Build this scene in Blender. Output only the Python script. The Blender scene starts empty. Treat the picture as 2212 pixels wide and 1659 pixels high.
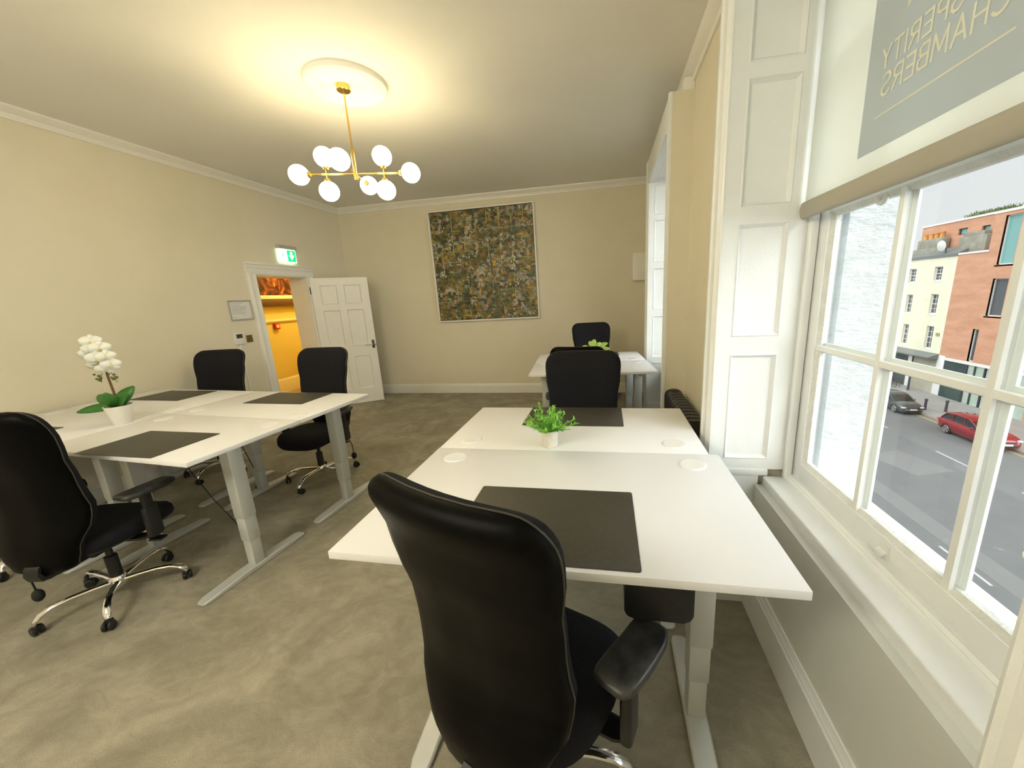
import bpy, bmesh, math, random
from mathutils import Vector, Matrix
random.seed(7)
S = bpy.context.scene
COL = S.collection
PI = math.pi

# ------------------------------------------------------------------ camera
cam_d = bpy.data.cameras.new('camera')
cam = bpy.data.objects.new('camera', cam_d)
COL.objects.link(cam)
A_ = Vector((0.98402, 0.17132, -0.04847)); B_ = Vector((0.00849, 0.22675, 0.97392)); F_ = Vector((-0.17784, 0.95877, -0.22168))
cam.matrix_world = Matrix(((A_.x, B_.x, -F_.x, 0), (A_.y, B_.y, -F_.y, 0), (A_.z, B_.z, -F_.z, 1.6118), (0, 0, 0, 1)))
cam_d.sensor_width = 36.0
cam_d.lens = 800.0 / 2212.0 * 36.0
cam_d.shift_x = -(1166.55 - 1106.0) / 2212.0
cam_d.shift_y = (821.61 - 829.5) / 2212.0
cam_d.clip_start = 0.02
cam_d.clip_end = 500
S.camera = cam

# ------------------------------------------------------------------ world, sun, exposure
W = bpy.data.worlds.new('World'); S.world = W; W.use_nodes = True
bg = W.node_tree.nodes['Background']
bg.inputs[0].default_value = (0.93, 0.95, 0.97, 1)
bg.inputs[1].default_value = 0.385
sun_d = bpy.data.lights.new('overcast_daylight', 'SUN')
sun_d.energy = 2.6; sun_d.angle = math.radians(75); sun_d.color = (0.93, 0.97, 1.0)
sun = bpy.data.objects.new('overcast_daylight', sun_d); COL.objects.link(sun)
sun.rotation_euler = Vector((0.80, -0.46, 0.27)).to_track_quat('Z', 'Y').to_euler()
sky_d = bpy.data.lights.new('overcast_daylight_west', 'SUN')   # the brighter overcast sky over our own roof, falls on the street and the houses opposite
sky_d.energy = 1.35; sky_d.angle = math.radians(80); sky_d.color = (0.97, 0.98, 1.0)
sky_l = bpy.data.objects.new('overcast_daylight_west', sky_d); COL.objects.link(sky_l)
sky_l.rotation_euler = Vector((-0.62, -0.10, 0.78)).to_track_quat('Z', 'Y').to_euler()
S.view_settings.view_transform = 'Standard'
S.view_settings.look = 'None'
S.view_settings.gamma = 1
S.view_settings.exposure = 1.26
S.view_settings.use_curve_mapping = False

# ------------------------------------------------------------------ materials
def mat(name, col, rough=0.6, metal=0.0, spec=0.5, **k):
    m = bpy.data.materials.new(name); m.use_nodes = True
    b = m.node_tree.nodes['Principled BSDF']
    b.inputs['Base Color'].default_value = (*col, 1)
    b.inputs['Roughness'].default_value = rough
    b.inputs['Metallic'].default_value = metal
    b.inputs['Specular IOR Level'].default_value = spec
    for kk, v in k.items(): b.inputs[kk].default_value = v
    return m
def nt(m): return m.node_tree.nodes, m.node_tree.links, m.node_tree.nodes['Principled BSDF']
def texco(m, scale=(1, 1, 1), kind='Object'):
    n, l, b = nt(m); t = n.new('ShaderNodeTexCoord'); mp = n.new('ShaderNodeMapping')
    mp.inputs['Scale'].default_value = scale; l.new(t.outputs[kind], mp.inputs[0]); return mp.outputs[0]
def ramp(m, fac, stops):
    n, l, b = nt(m); r = n.new('ShaderNodeValToRGB'); e = r.color_ramp.elements
    while len(e) < len(stops): e.new(0.5)
    for i, (p, c) in enumerate(stops): e[i].position = p; e[i].color = (*c, 1)
    l.new(fac, r.inputs[0]); return r.outputs[0]
def noise(m, vec, scale, detail=4, rough=0.55, dist=0.0):
    n, l, b = nt(m); x = n.new('ShaderNodeTexNoise'); x.inputs['Scale'].default_value = scale
    x.inputs['Detail'].default_value = detail; x.inputs['Roughness'].default_value = rough; x.inputs['Distortion'].default_value = dist
    l.new(vec, x.inputs['Vector']); return x.outputs[0]
def bump(m, h, strength=0.2, dist=0.01):
    n, l, b = nt(m); x = n.new('ShaderNodeBump'); x.inputs['Strength'].default_value = strength; x.inputs['Distance'].default_value = dist
    l.new(h, x.inputs['Height']); l.new(x.outputs[0], b.inputs['Normal'])
def mix(m, fac, a, c, mode='MIX'):
    n, l, b = nt(m); x = n.new('ShaderNodeMix'); x.data_type = 'RGBA'; x.blend_type = mode
    if isinstance(fac, float): x.inputs[0].default_value = fac
    else: l.new(fac, x.inputs[0])
    for i, v in ((6, a), (7, c)):
        if isinstance(v, tuple): x.inputs[i].default_value = (*v, 1)
        else: l.new(v, x.inputs[i])
    return x.outputs[2]
def noisy(name, c1, c2, scale, rough=0.6, bs=0.0, bscale=None, sc=(1, 1, 1), spec=0.5, dist=0.0, metal=0.0):
    m = mat(name, c1, rough, metal, spec); n, l, b = nt(m); v = texco(m, sc)
    f = noise(m, v, scale, 5, 0.6, dist); l.new(ramp(m, f, [(0.35, c1), (0.65, c2)]), b.inputs['Base Color'])
    if bs: bump(m, noise(m, v, bscale or scale * 4, 3), bs)
    return m
def emis(name, col, s):
    m = mat(name, col); n, l, b = nt(m); b.inputs['Emission Color'].default_value = (*col, 1); b.inputs['Emission Strength'].default_value = s
    return m

M = {}
M['wall'] = noisy('wall_paint', (0.77, 0.715, 0.565), (0.79, 0.735, 0.585), 3, 0.75, 0.05, 300)
M['ceiling'] = noisy('ceiling_paint', (0.84, 0.83, 0.79), (0.855, 0.845, 0.805), 2, 0.85, 0.04, 40)
M['trim'] = noisy('white_gloss_paint', (0.84, 0.865, 0.86), (0.865, 0.89, 0.885), 6, 0.32, 0.10, 60)
M['cream_trim'] = noisy('white_satin_paint', (0.85, 0.835, 0.78), (0.87, 0.855, 0.80), 6, 0.4, 0.06, 60)
M['oldpaint'] = noisy('weathered_white_paint', (0.80, 0.81, 0.78), (0.70, 0.72, 0.68), 14, 0.45, 0.5, 120)
M['desk'] = mat('white_laminate', (0.80, 0.80, 0.81), 0.42)
M['legmetal'] = mat('silver_powder_coat', (0.62, 0.64, 0.63), 0.42, 0.25)
M['chrome'] = mat('chrome', (0.86, 0.86, 0.87), 0.12, 1.0)
M['steel'] = mat('brushed_steel', (0.45, 0.45, 0.45), 0.35, 1.0)
M['fabric'] = noisy('black_fabric', (0.006, 0.006, 0.008), (0.014, 0.014, 0.018), 220, 0.9, 0.3, 700, spec=0.25)
M['vinyl'] = noisy('black_vinyl', (0.0015, 0.0015, 0.0013), (0.0028, 0.0026, 0.0022), 40, 0.38, 0.12, 900, spec=0.07)
M['plastic'] = mat('black_plastic', (0.013, 0.013, 0.014), 0.42)
M['armpad'] = noisy('worn_armpad', (0.010, 0.011, 0.011), (0.05, 0.05, 0.045), 14, 0.38, 0.08, 200)
M['piping'] = mat('grey_piping', (0.05, 0.048, 0.042), 0.4)
M['mat'] = noisy('desk_mat_leather', (0.045, 0.040, 0.028), (0.055, 0.050, 0.036), 60, 0.45, 0.15, 600)
M['brass'] = mat('brushed_brass', (0.78, 0.50, 0.14), 0.22, 1.0)
M['dbrass'] = mat('aged_brass', (0.30, 0.21, 0.08), 0.35, 0.9)
M['globe'] = emis('lit_opal_glass', (1.0, 0.84, 0.50), 10.5)
M['white_plastic'] = mat('white_plastic', (0.80, 0.79, 0.75), 0.4)
M['grommet'] = mat('grommet_plastic', (0.84, 0.85, 0.86), 0.35)
M['alu'] = mat('aluminium_frame', (0.60, 0.58, 0.54), 0.35, 0.6)
M['paper'] = mat('paper', (0.80, 0.80, 0.77), 0.7)
M['ink'] = mat('grey_ink', (0.35, 0.34, 0.32), 0.8)
M['dark'] = mat('dark_screen', (0.06, 0.055, 0.035), 0.3)
M['black'] = mat('black_enamel', (0.012, 0.011, 0.010), 0.4)
M['ceramic'] = mat('white_ceramic', (0.80, 0.78, 0.72), 0.35)
M['stone_pot'] = noisy('speckled_stone_pot', (0.66, 0.61, 0.52), (0.75, 0.70, 0.60), 40, 0.7, 0.1, 200)
M['soil'] = noisy('soil', (0.03, 0.02, 0.012), (0.07, 0.045, 0.02), 60, 0.9)
M['leaf'] = mat('orchid_leaf', (0.035, 0.16, 0.02), 0.35)
M['petal'] = mat('orchid_petal', (0.88, 0.86, 0.76), 0.5, **{'Subsurface Weight': 0.15})
M['petal_c'] = mat('orchid_throat', (0.75, 0.62, 0.16), 0.5)
M['stem'] = mat('orchid_stem', (0.13, 0.075, 0.03), 0.6)
M['bud'] = mat('orchid_bud', (0.12, 0.14, 0.03), 0.5)
M['green'] = noisy('bright_leaves', (0.20, 0.55, 0.06), (0.45, 0.80, 0.16), 40, 0.5)
M['lime'] = noisy('lime_fern', (0.34, 0.52, 0.08), (0.60, 0.76, 0.18), 60, 0.5)
M['rubber'] = mat('black_rubber', (0.010, 0.010, 0.010), 0.7)
M['cable'] = mat('cable', (0.020, 0.018, 0.014), 0.6)
# carpet
m = mat('carpet', (0.4, 0.36, 0.29), 0.95, spec=0.1); n, l, b = nt(m); v = texco(m)
big = noise(m, v, 1.6, 6, 0.62, 1.4); mid = noise(m, texco(m, (1.0, 1.6, 1)), 5.5, 5, 0.6, 2.2); fine = noise(m, v, 260, 3, 0.7)
c1 = ramp(m, big, [(0.30, (0.29, 0.268, 0.20)), (0.5, (0.375, 0.347, 0.268)), (0.70, (0.47, 0.437, 0.345))])
c2 = ramp(m, mid, [(0.35, (0.80, 0.80, 0.80)), (0.65, (1.08, 1.08, 1.08))])
c3 = ramp(m, fine, [(0.3, (0.72, 0.72, 0.72)), (0.7, (1.2, 1.2, 1.2))])
l.new(mix(m, 1.0, mix(m, 0.6, c1, c2, 'MULTIPLY'), c3, 'MULTIPLY'), b.inputs['Base Color']); bump(m, fine, 0.5, 0.004)
M['carpet'] = m
# blind fabrics: thin cloth, lets light through
def cloth(name, col, trans):
    m = bpy.data.materials.new(name); m.use_nodes = True; n = m.node_tree.nodes; l = m.node_tree.links
    n.remove(n['Principled BSDF']); out = n['Material Output']
    d = n.new('ShaderNodeBsdfDiffuse'); t = n.new('ShaderNodeBsdfTranslucent'); x = n.new('ShaderNodeMixShader')
    d.inputs[0].default_value = (*col, 1); t.inputs[0].default_value = (*col, 1); x.inputs[0].default_value = trans
    l.new(d.outputs[0], x.inputs[1]); l.new(t.outputs[0], x.inputs[2]); l.new(x.outputs[0], out.inputs[0]); return m
M['blind'] = cloth('blind_cloth', (0.84, 0.855, 0.81), 0.48)
M['blind_print'] = cloth('blind_print_grey', (0.72, 0.78, 0.82), 0.50)
M['blind_letters'] = cloth('blind_print_cream', (0.95, 0.94, 0.80), 0.25)
def glass(name, tint=(1, 1, 1), refl=0.06):
    m = bpy.data.materials.new(name); m.use_nodes = True; n = m.node_tree.nodes; l = m.node_tree.links
    n.remove(n['Principled BSDF']); out = n['Material Output']
    t = n.new('ShaderNodeBsdfTransparent'); g = n.new('ShaderNodeBsdfGlossy'); x = n.new('ShaderNodeMixShader'); lw = n.new('ShaderNodeLayerWeight'); pw = n.new('ShaderNodeMath'); pw.operation = 'POWER'; pw.inputs[1].default_value = 5.0; f = n.new('ShaderNodeMath'); f.operation = 'MULTIPLY_ADD'; f.inputs[1].default_value = 0.5; f.inputs[2].default_value = 0.02
    l.new(lw.outputs['Facing'], pw.inputs[0]); l.new(pw.outputs[0], f.inputs[0])
    t.inputs[0].default_value = (*tint, 1); g.inputs['Roughness'].default_value = 0.02
    l.new(f.outputs[0], x.inputs[0]); l.new(t.outputs[0], x.inputs[1]); l.new(g.outputs[0], x.inputs[2]); l.new(x.outputs[0], out.inputs[0]); return m
M['glass'] = glass('window_glass', (0.97, 0.985, 0.975))
# outside
M['render_w'] = noisy('rough_white_render', (0.64, 0.66, 0.66), (0.55, 0.57, 0.57), 9, 0.8, 0.9, 26, (1, 1, 2.2), dist=1.0)
M['sill_out'] = noisy('white_painted_stone_sill', (0.90, 0.88, 0.87), (0.80, 0.74, 0.66), 24, 0.8, 0.5, 60)
M['asphalt'] = noisy('asphalt', (0.142, 0.147, 0.145), (0.158, 0.163, 0.160), 0.5, 0.9, 0.1, 30)
M['asphalt2'] = noisy('asphalt_patch', (0.18, 0.18, 0.174), (0.195, 0.195, 0.188), 0.8, 0.9)
M['pave'] = noisy('pavement', (0.30, 0.295, 0.275), (0.34, 0.33, 0.305), 0.9, 0.9)
M['kerb'] = mat('kerb_stone', (0.28, 0.23, 0.2), 0.9)
M['yellow'] = mat('yellow_road_paint', (0.42, 0.35, 0.16), 0.8)
M['whiteline'] = mat('white_road_paint', (0.44, 0.44, 0.43), 0.8)
M['cream'] = noisy('cream_facade', (0.82, 0.80, 0.60), (0.86, 0.84, 0.66), 1.2, 0.9)
m = mat('red_brick', (0.5, 0.25, 0.15), 0.9); n, l, b = nt(m)
br = n.new('ShaderNodeTexBrick'); br.inputs['Scale'].default_value = 1.0; br.inputs['Brick Width'].default_value = 0.24; br.inputs['Row Height'].default_value = 0.085
br.inputs['Mortar Size'].default_value = 0.006; br.inputs['Color1'].default_value = (0.60, 0.285, 0.165, 1); br.inputs['Color2'].default_value = (0.68, 0.36, 0.22, 1); br.inputs['Mortar'].default_value = (0.55, 0.38, 0.29, 1)
cx = n.new('ShaderNodeTexCoord'); sx = n.new('ShaderNodeSeparateXYZ'); cb = n.new('ShaderNodeCombineXYZ')
l.new(cx.outputs['Object'], sx.inputs[0]); l.new(sx.outputs['Y'], cb.inputs['X']); l.new(sx.outputs['Z'], cb.inputs['Y']); l.new(cb.outputs[0], br.inputs['Vector'])
l.new(mix(m, 0.55, br.outputs[0], ramp(m, noise(m, texco(m, (1, .5, 2)), 0.9, 6), [(0.3, (0.52, 0.25, 0.15)), (0.7, (0.74, 0.42, 0.27))])), b.inputs['Base Color'])
M['brick'] = m
M['concrete'] = noisy('mossy_concrete', (0.26, 0.25, 0.19), (0.38, 0.37, 0.31), 1.5, 0.95)
M['slate'] = mat('slate', (0.20, 0.21, 0.20), 0.7)
M['terracotta'] = mat('terracotta', (0.72, 0.36, 0.10), 0.8)
M['facade_glass'] = mat('facade_window_glass', (0.10, 0.11, 0.12), 0.15)
M['teal_glass'] = mat('teal_window_glass', (0.22, 0.45, 0.43), 0.15)
M['dgreen_glass'] = noisy('dark_shopfront_glass', (0.04, 0.065, 0.06), (0.07, 0.10, 0.09), 0.7, 0.15)
M['pgreen_glass'] = noisy('pale_green_glass', (0.42, 0.52, 0.42), (0.52, 0.62, 0.52), 0.8, 0.2)
M['fwhite'] = mat('facade_white', (0.82, 0.82, 0.78), 0.7)
M['beige_out'] = noisy('beige_passage_wall', (0.42, 0.40, 0.31), (0.48, 0.46, 0.36), 0.9, 0.9)
M['red'] = mat('red_paint', (0.62, 0.03, 0.03), 0.5)
M['pink'] = mat('pink_sign', (0.62, 0.12, 0.17), 0.5)
M['signgreen'] = mat('sign_green', (0.05, 0.30, 0.16), 0.5)
M['iron'] = mat('dark_iron', (0.07, 0.06, 0.075), 0.6)
M['carred'] = mat('red_car_paint', (0.27, 0.008, 0.018), 0.28, 0.2, **{'Coat Weight': 0.6})
M['cargrey'] = mat('dark_green_grey_car_paint', (0.075, 0.095, 0.09), 0.3, 0.4, **{'Coat Weight': 0.6})
M['carglass'] = mat('car_glass', (0.02, 0.025, 0.025), 0.08)
M['lightlens'] = mat('headlamp_lens', (0.6, 0.62, 0.62), 0.15)
M['plate'] = mat('number_plate_white', (0.75, 0.76, 0.76), 0.5)
M['hill'] = mat('roof_plants', (0.15, 0.20, 0.08), 0.9)
# hall
M['hallwall'] = noisy('yellow_hall_paint', (0.78, 0.58, 0.13), (0.80, 0.60, 0.15), 3, 0.8)
M['halltrim'] = mat('hall_cream_trim', (0.80, 0.68, 0.38), 0.5)
M['hallfloor'] = mat('hall_carpet', (0.36, 0.22, 0.06), 0.9)
M['hallwood'] = mat('dark_wood', (0.10, 0.035, 0.010), 0.5)

# ------------------------------------------------------------------ mesh builder
class MB:
    def __init__(s): s.bm = bmesh.new()
    def _addv(s, vs): return [s.bm.verts.new(v) for v in vs]
    def face(s, pts):
        try: return s.bm.faces.new(s._addv(pts))
        except ValueError: return None
    def box(s, lo, hi, bev=0.0, seg=2, rz=0.0, M4=None):
        c = [(lo[i] + hi[i]) / 2 for i in range(3)]; h = [abs(hi[i] - lo[i]) / 2 for i in range(3)]
        vs = [Vector((c[0] + sx * h[0], c[1] + sy * h[1], c[2] + sz * h[2])) for sz in (-1, 1) for sy in (-1, 1) for sx in (-1, 1)]
        if rz:
            R = Matrix.Rotation(rz, 3, 'Z'); cc = Vector(c); vs = [cc + R @ (v - cc) for v in vs]
        if M4: vs = [M4 @ v for v in vs]
        v = s._addv(vs)
        fs = [s.bm.faces.new([v[i] for i in f]) for f in ((0, 2, 3, 1), (4, 5, 7, 6), (0, 1, 5, 4), (2, 6, 7, 3), (0, 4, 6, 2), (1, 3, 7, 5))]
        if bev > 0:
            es = list({e for f in fs for e in f.edges})
            bmesh.ops.bevel(s.bm, geom=es, offset=min(bev, min(h) * 0.95), segments=seg, profile=0.5, affect='EDGES', clamp_overlap=True)
        return s
    def loft(s, secs, cap0=True, cap1=True, closed=True):
        rows = [s._addv(p) for p in secs]; n = len(rows[0])
        for a, b in zip(rows, rows[1:]):
            for i in range(n if closed else n - 1):
                j = (i + 1) % n
                try: s.bm.faces.new((a[i], a[j], b[j], b[i]))
                except ValueError: pass
        if cap0 and closed: s.bm.faces.new(list(reversed(rows[0])))
        if cap1 and closed: s.bm.faces.new(rows[-1])
        return s
    def tube(s, path, r, n=10, cap=True):
        path = [Vector(p) for p in path]; rs = r if isinstance(r, (list, tuple)) else [r] * len(path)
        secs = []; up = None
        for i, p in enumerate(path):
            t = (path[min(i + 1, len(path) - 1)] - path[max(i - 1, 0)]).normalized()
            if up is None:
                up = Vector((0, 0, 1)) if abs(t.z) < 0.9 else Vector((1, 0, 0))
            x = t.cross(up).normalized(); y = x.cross(t).normalized(); up = y
            secs.append([p + (x * math.cos(a) + y * math.sin(a)) * rs[i] for a in [2 * PI * k / n for k in range(n)]])
        return s.loft(secs, cap, cap)
    def cyl(s, p0, p1, r, n=20): return s.tube([p0, p1], r, n)
    def lathe(s, prof, n=32, c=(0, 0, 0), M4=None, cap0=True, cap1=True):
        secs = []
        for r, z in prof:
            q = [Vector((c[0] + max(r, 1e-4) * math.cos(2 * PI * k / n), c[1] + max(r, 1e-4) * math.sin(2 * PI * k / n), c[2] + z)) for k in range(n)]
            if M4: q = [M4 @ v for v in q]
            secs.append(q)
        return s.loft(secs, cap0, cap1)
    def sphere(s, c, r, sc=(1, 1, 1), n=16, M3=None):
        prof = [(math.sin(PI * i / n), -math.cos(PI * i / n)) for i in range(n + 1)]
        secs = []
        for rr, z in prof:
            q = []
            for k in range(n * 2):
                a = PI * k / n; v = Vector((max(rr, 1e-4) * math.cos(a) * r * sc[0], max(rr, 1e-4) * math.sin(a) * r * sc[1], z * r * sc[2]))
                if M3: v = M3 @ v
                q.append(Vector(c) + v)
            secs.append(q)
        return s.loft(secs)
    def prism(s, poly, z0, z1, axis='z', bev=0.0):
        def P(p, h): return {'z': (p[0], p[1], h), 'y': (p[0], h, p[1]), 'x': (h, p[0], p[1])}[axis]
        a = s._addv([P(p, z0) for p in poly]); b = s._addv([P(p, z1) for p in poly]); n = len(poly); fs = []
        for i in range(n):
            j = (i + 1) % n; fs.append(s.bm.faces.new((a[i], a[j], b[j], b[i])))
        fs.append(s.bm.faces.new(list(reversed(a)))); fs.append(s.bm.faces.new(b))
        if bev:
            es = list({e for f in fs[-2:] for e in f.edges}); bmesh.ops.bevel(s.bm, geom=es, offset=bev, segments=2, profile=0.5, affect='EDGES', clamp_overlap=True)
        return s
    def build(s, name, m, parent=None, loc=(0, 0, 0), smooth=35):
        bmesh.ops.remove_doubles(s.bm, verts=s.bm.verts, dist=1e-6)
        bmesh.ops.recalc_face_normals(s.bm, faces=s.bm.faces)
        me = bpy.data.meshes.new(name); s.bm.to_mesh(me); s.bm.free()
        me.materials.append(M[m] if isinstance(m, str) else m)
        for p in me.polygons: p.use_smooth = True
        me.set_sharp_from_angle(angle=math.radians(smooth))
        o = bpy.data.objects.new(name, me); COL.objects.link(o); o.location = loc
        if parent: o.parent = parent
        return o
def tag(o, label=None, cat=None, group=None, kind=None):
    if label: o['label'] = label
    if cat: o['category'] = cat
    if group: o['group'] = group
    if kind: o['kind'] = kind
    return o
def thing(name, label, cat, loc=(0, 0, 0), rz=0.0, group=None):
    o = bpy.data.objects.new(name, None); COL.objects.link(o); o.location = loc; o.rotation_euler = (0, 0, rz)
    o.empty_display_size = 0.1
    return tag(o, label, cat, group)
def struct(name, loc=(0, 0, 0)):
    o = bpy.data.objects.new(name, None); COL.objects.link(o); o.location = loc; o.empty_display_size = 0.1
    return tag(o, kind='structure')
def copy_tree(o, parent=None):
    c = o.copy(); COL.objects.link(c); c.parent = parent
    for ch in [x for x in bpy.data.objects if x.parent == o]: copy_tree(ch, c)
    return c
def dup(o, loc, rz, label, group=None):
    c = copy_tree(o); c.location = loc; c.rotation_euler = (0, 0, rz); c['label'] = label
    if group: c['group'] = group
    return c
def rrect(w, h, r, n=5, cx=0, cy=0):
    pts = []
    for sx, sy, a0 in ((1, 1, 0), (-1, 1, 90), (-1, -1, 180), (1, -1, 270)):
        for k in range(n + 1):
            a = math.radians(a0 + 90 * k / n); pts.append((cx + sx * (w / 2 - r) + r * math.cos(a), cy + sy * (h / 2 - r) + r * math.sin(a)))
    return pts
# a board with sunk moulded panels, local u (width) / z (height), front at depth 0, panels sunk backwards
def panelled(mb, us, zs, holes, T, d=0.014, bw=0.018, thick=0.03):
    """us, zs: break lines; holes: set of (i,j) cells that are panels; T(u,z,depth)->point"""
    for i in range(len(us) - 1):
        for j in range(len(zs) - 1):
            u0, u1, z0, z1 = us[i], us[i + 1], zs[j], zs[j + 1]
            if (i, j) in holes:
                R = [[(u0, z0), (u1, z0), (u1, z1), (u0, z1)]]
                rings = [(0, 0), (0.25 * bw, -0.004), (0.55 * bw, 0.35 * d), (bw, d)]
                rr = [[(u0 + k, z0 + k), (u1 - k, z0 + k), (u1 - k, z1 - k), (u0 + k, z1 - k)] for k, _ in rings]
                for a in range(len(rings) - 1):
                    for e in range(4):
                        f = (e + 1) % 4
                        mb.face([T(*rr[a][e], rings[a][1]), T(*rr[a][f], rings[a][1]), T(*rr[a + 1][f], rings[a + 1][1]), T(*rr[a + 1][e], rings[a + 1][1])])
                mb.face([T(*p, d) for p in rr[-1]])
            else:
                mb.face([T(u0, z0, 0), T(u1, z0, 0), T(u1, z1, 0), T(u0, z1, 0)])
    u0, u1, z0, z1 = us[0], us[-1], zs[0], zs[-1]
    mb.face([T(u0, z0, thick), T(u0, z1, thick), T(u1, z1, thick), T(u1, z0, thick)])
    for (a, b) in (((u0, z0), (u1, z0)), ((u1, z0), (u1, z1)), ((u1, z1), (u0, z1)), ((u0, z1), (u0, z0))):
        mb.face([T(*a, 0), T(*a, thick), T(*b, thick), T(*b, 0)])

# ------------------------------------------------------------------ room shell
XL, YB, ZC = -4.461, 6.052, 3.207
YF = -3.0                                     # wall behind the camera
XW = 0.655                                    # alcove wall
XO = 1.16                                     # outside face of the window wall
DY0, DY1, DZ = 4.26, 5.12, 2.065              # door opening
bays = [(0.467, 1.805), (3.395, 4.750), (-2.46, -1.12)]  # last bay: unseen window added to bring daylight into the foreground
mb = MB(); mb.box((XL - 1.9, YF - 0.2, -0.12), (XO - 0.02, YB + 1.9, 0.0)); fl = mb.build('floor', 'carpet'); tag(fl, kind='structure')
mb = MB(); mb.box((XL - 0.28, YF - 0.2, ZC), (XO, YB + 0.25, ZC + 0.2)); tag(mb.build('ceiling', 'ceiling'), kind='structure')
mb = MB()
mb.box((XL - 0.28, YF - 0.2, 0), (XL, DY0, ZC)); mb.box((XL - 0.28, DY1, 0), (XL, YB + 0.25, ZC)); mb.box((XL - 0.28, DY0, DZ), (XL, DY1, ZC))
tag(mb.build('wall_left', 'wall'), kind='structure')
mb = MB(); mb.box((XL, YB, 0), (XO, YB + 0.25, ZC)); tag(mb.build('wall_back', 'wall'), kind='structure')
mb = MB(); mb.box((XL, YF - 0.2, 0), (XO, YF, ZC)); tag(mb.build('wall_front', 'wall'), kind='structure')
# window wall
mb = MB(); ys = [YF]
for a, b_ in sorted(bays): ys += [a - 0.035, b_ + 0.035]
ys.append(YB)
for i in range(0, len(ys), 2): mb.box((XW, ys[i], 0), (XO - 0.03, ys[i + 1], ZC))
for a, b_ in bays:
    mb.box((0.7440, a - 0.04, 0), (XO - 0.03, b_ + 0.04, 0.655)); mb.box((XW, a - 0.04, 2.835), (XO - 0.03, b_ + 0.04, ZC))
# box surround sides (painted like the wall)
for a, b_ in bays:
    mb.box((0.494, a - 0.1225, 0), (XW + 0.01, a - 0.035, 3.0345)); mb.box((0.494, b_ + 0.035, 0), (XW + 0.01, b_ + 0.1225, 3.0345))
tag(mb.build('wall_right', 'wall'), kind='structure')
# outside skin of the window wall: rough white render
mb = MB()
for i in range(0, len(ys), 2): mb.box((XO - 0.03, ys[i] - (0.08 if i else 0), -1.2), (XO, ys[i + 1] + 0.08 * (i < 6), 4.5))
for a, b_ in bays: mb.box((XO - 0.03, a - .2, -1.2), (XO, b_ + .2, 0.60)); mb.box((XO - 0.03, a - .2, 2.75), (XO, b_ + .2, 4.5))
for a, b_ in bays: mb.box((0.945, b_ - 0.055, 0.6), (XO - 0.04, b_ + 0.034, 2.83)); mb.box((0.945, a - 0.034, 0.6), (XO - 0.04, a + 0.055, 2.83))
tag(mb.build('wall_outer', 'render_w'), kind='structure')

# cornice
def sweep_y(mb, prof, y0, y1, x, side):       # prof: (out from wall, z)
    mb.loft([[Vector((x + side * p[0], y, p[1])) for p in prof] for y in (y0, y1)])
def sweep_x(mb, prof, x0, x1, y, side):
    mb.loft([[Vector((x, y + side * p[0], p[1])) for p in prof] for x in (x0, x1)])
cp = [(0, 3.115), (0.016, 3.115), (0.020, 3.135), (0.014, 3.148), (0.016, 3.156), (0.030, 3.162), (0.044, 3.178), (0.062, 3.190), (0.066, 3.209), (0, 3.209)]
mb = MB(); sweep_y(mb, cp, YF, YB, XL, 1); tag(mb.build('trim_1', 'cream_trim'), kind='structure')
mb = MB(); sweep_x(mb, cp, XL, XW, YB, -1); tag(mb.build('trim_2', 'cream_trim'), kind='structure')
cp2 = [(0, 3.085), (0.018, 3.085), (0.022, 3.120), (0.012, 3.135), (0.040, 3.150), (0.062, 3.178), (0.066, 3.209), (0, 3.209)]
mb = MB(); sweep_y(mb, cp2, YF, YB, XW, -1)
for a, b_ in bays: mb.box((0.575, a - 0.118, 3.035), (XW, b_ + 0.118, 3.12), 0.006)
tag(mb.build('trim_3', 'cream_trim'), kind='structure')
# baseboards
bp = [(0, 0), (0.020, 0), (0.020, 0.128), (0.014, 0.134), (0.017, 0.142), (0.010, 0.152), (0.008, 0.162), (0, 0.165)]
mb = MB(); sweep_x(mb, bp, XL, XW, YB, -1); tag(mb.build('baseboard_back', 'cream_trim'), kind='structure')
mb = MB(); sweep_y(mb, bp, YF, DY0 - 0.11, XL, 1); sweep_y(mb, bp, DY1 + 0.11, YB, XL, 1); tag(mb.build('baseboard_left', 'cream_trim'), kind='structure')
bp2 = [(0, 0), (0.024, 0), (0.024, 0.175), (0.017, 0.182), (0.020, 0.195), (0.011, 0.208), (0.009, 0.222), (0, 0.226)]
mb = MB()
for a, b_ in bays:
    sweep_y(mb, bp2, a, b_, 0.71, -1)
    sweep_x(mb, bp2, 0.50, 0.70, b_ , -1)
for i in range(0, len(ys), 2):
    sweep_y(mb, bp, ys[i] + (0.12 if i else 0), ys[i + 1] - 0.12 * (i < 6), XW, -1)
tag(mb.build('baseboard_right', 'trim'), kind='structure')

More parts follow.
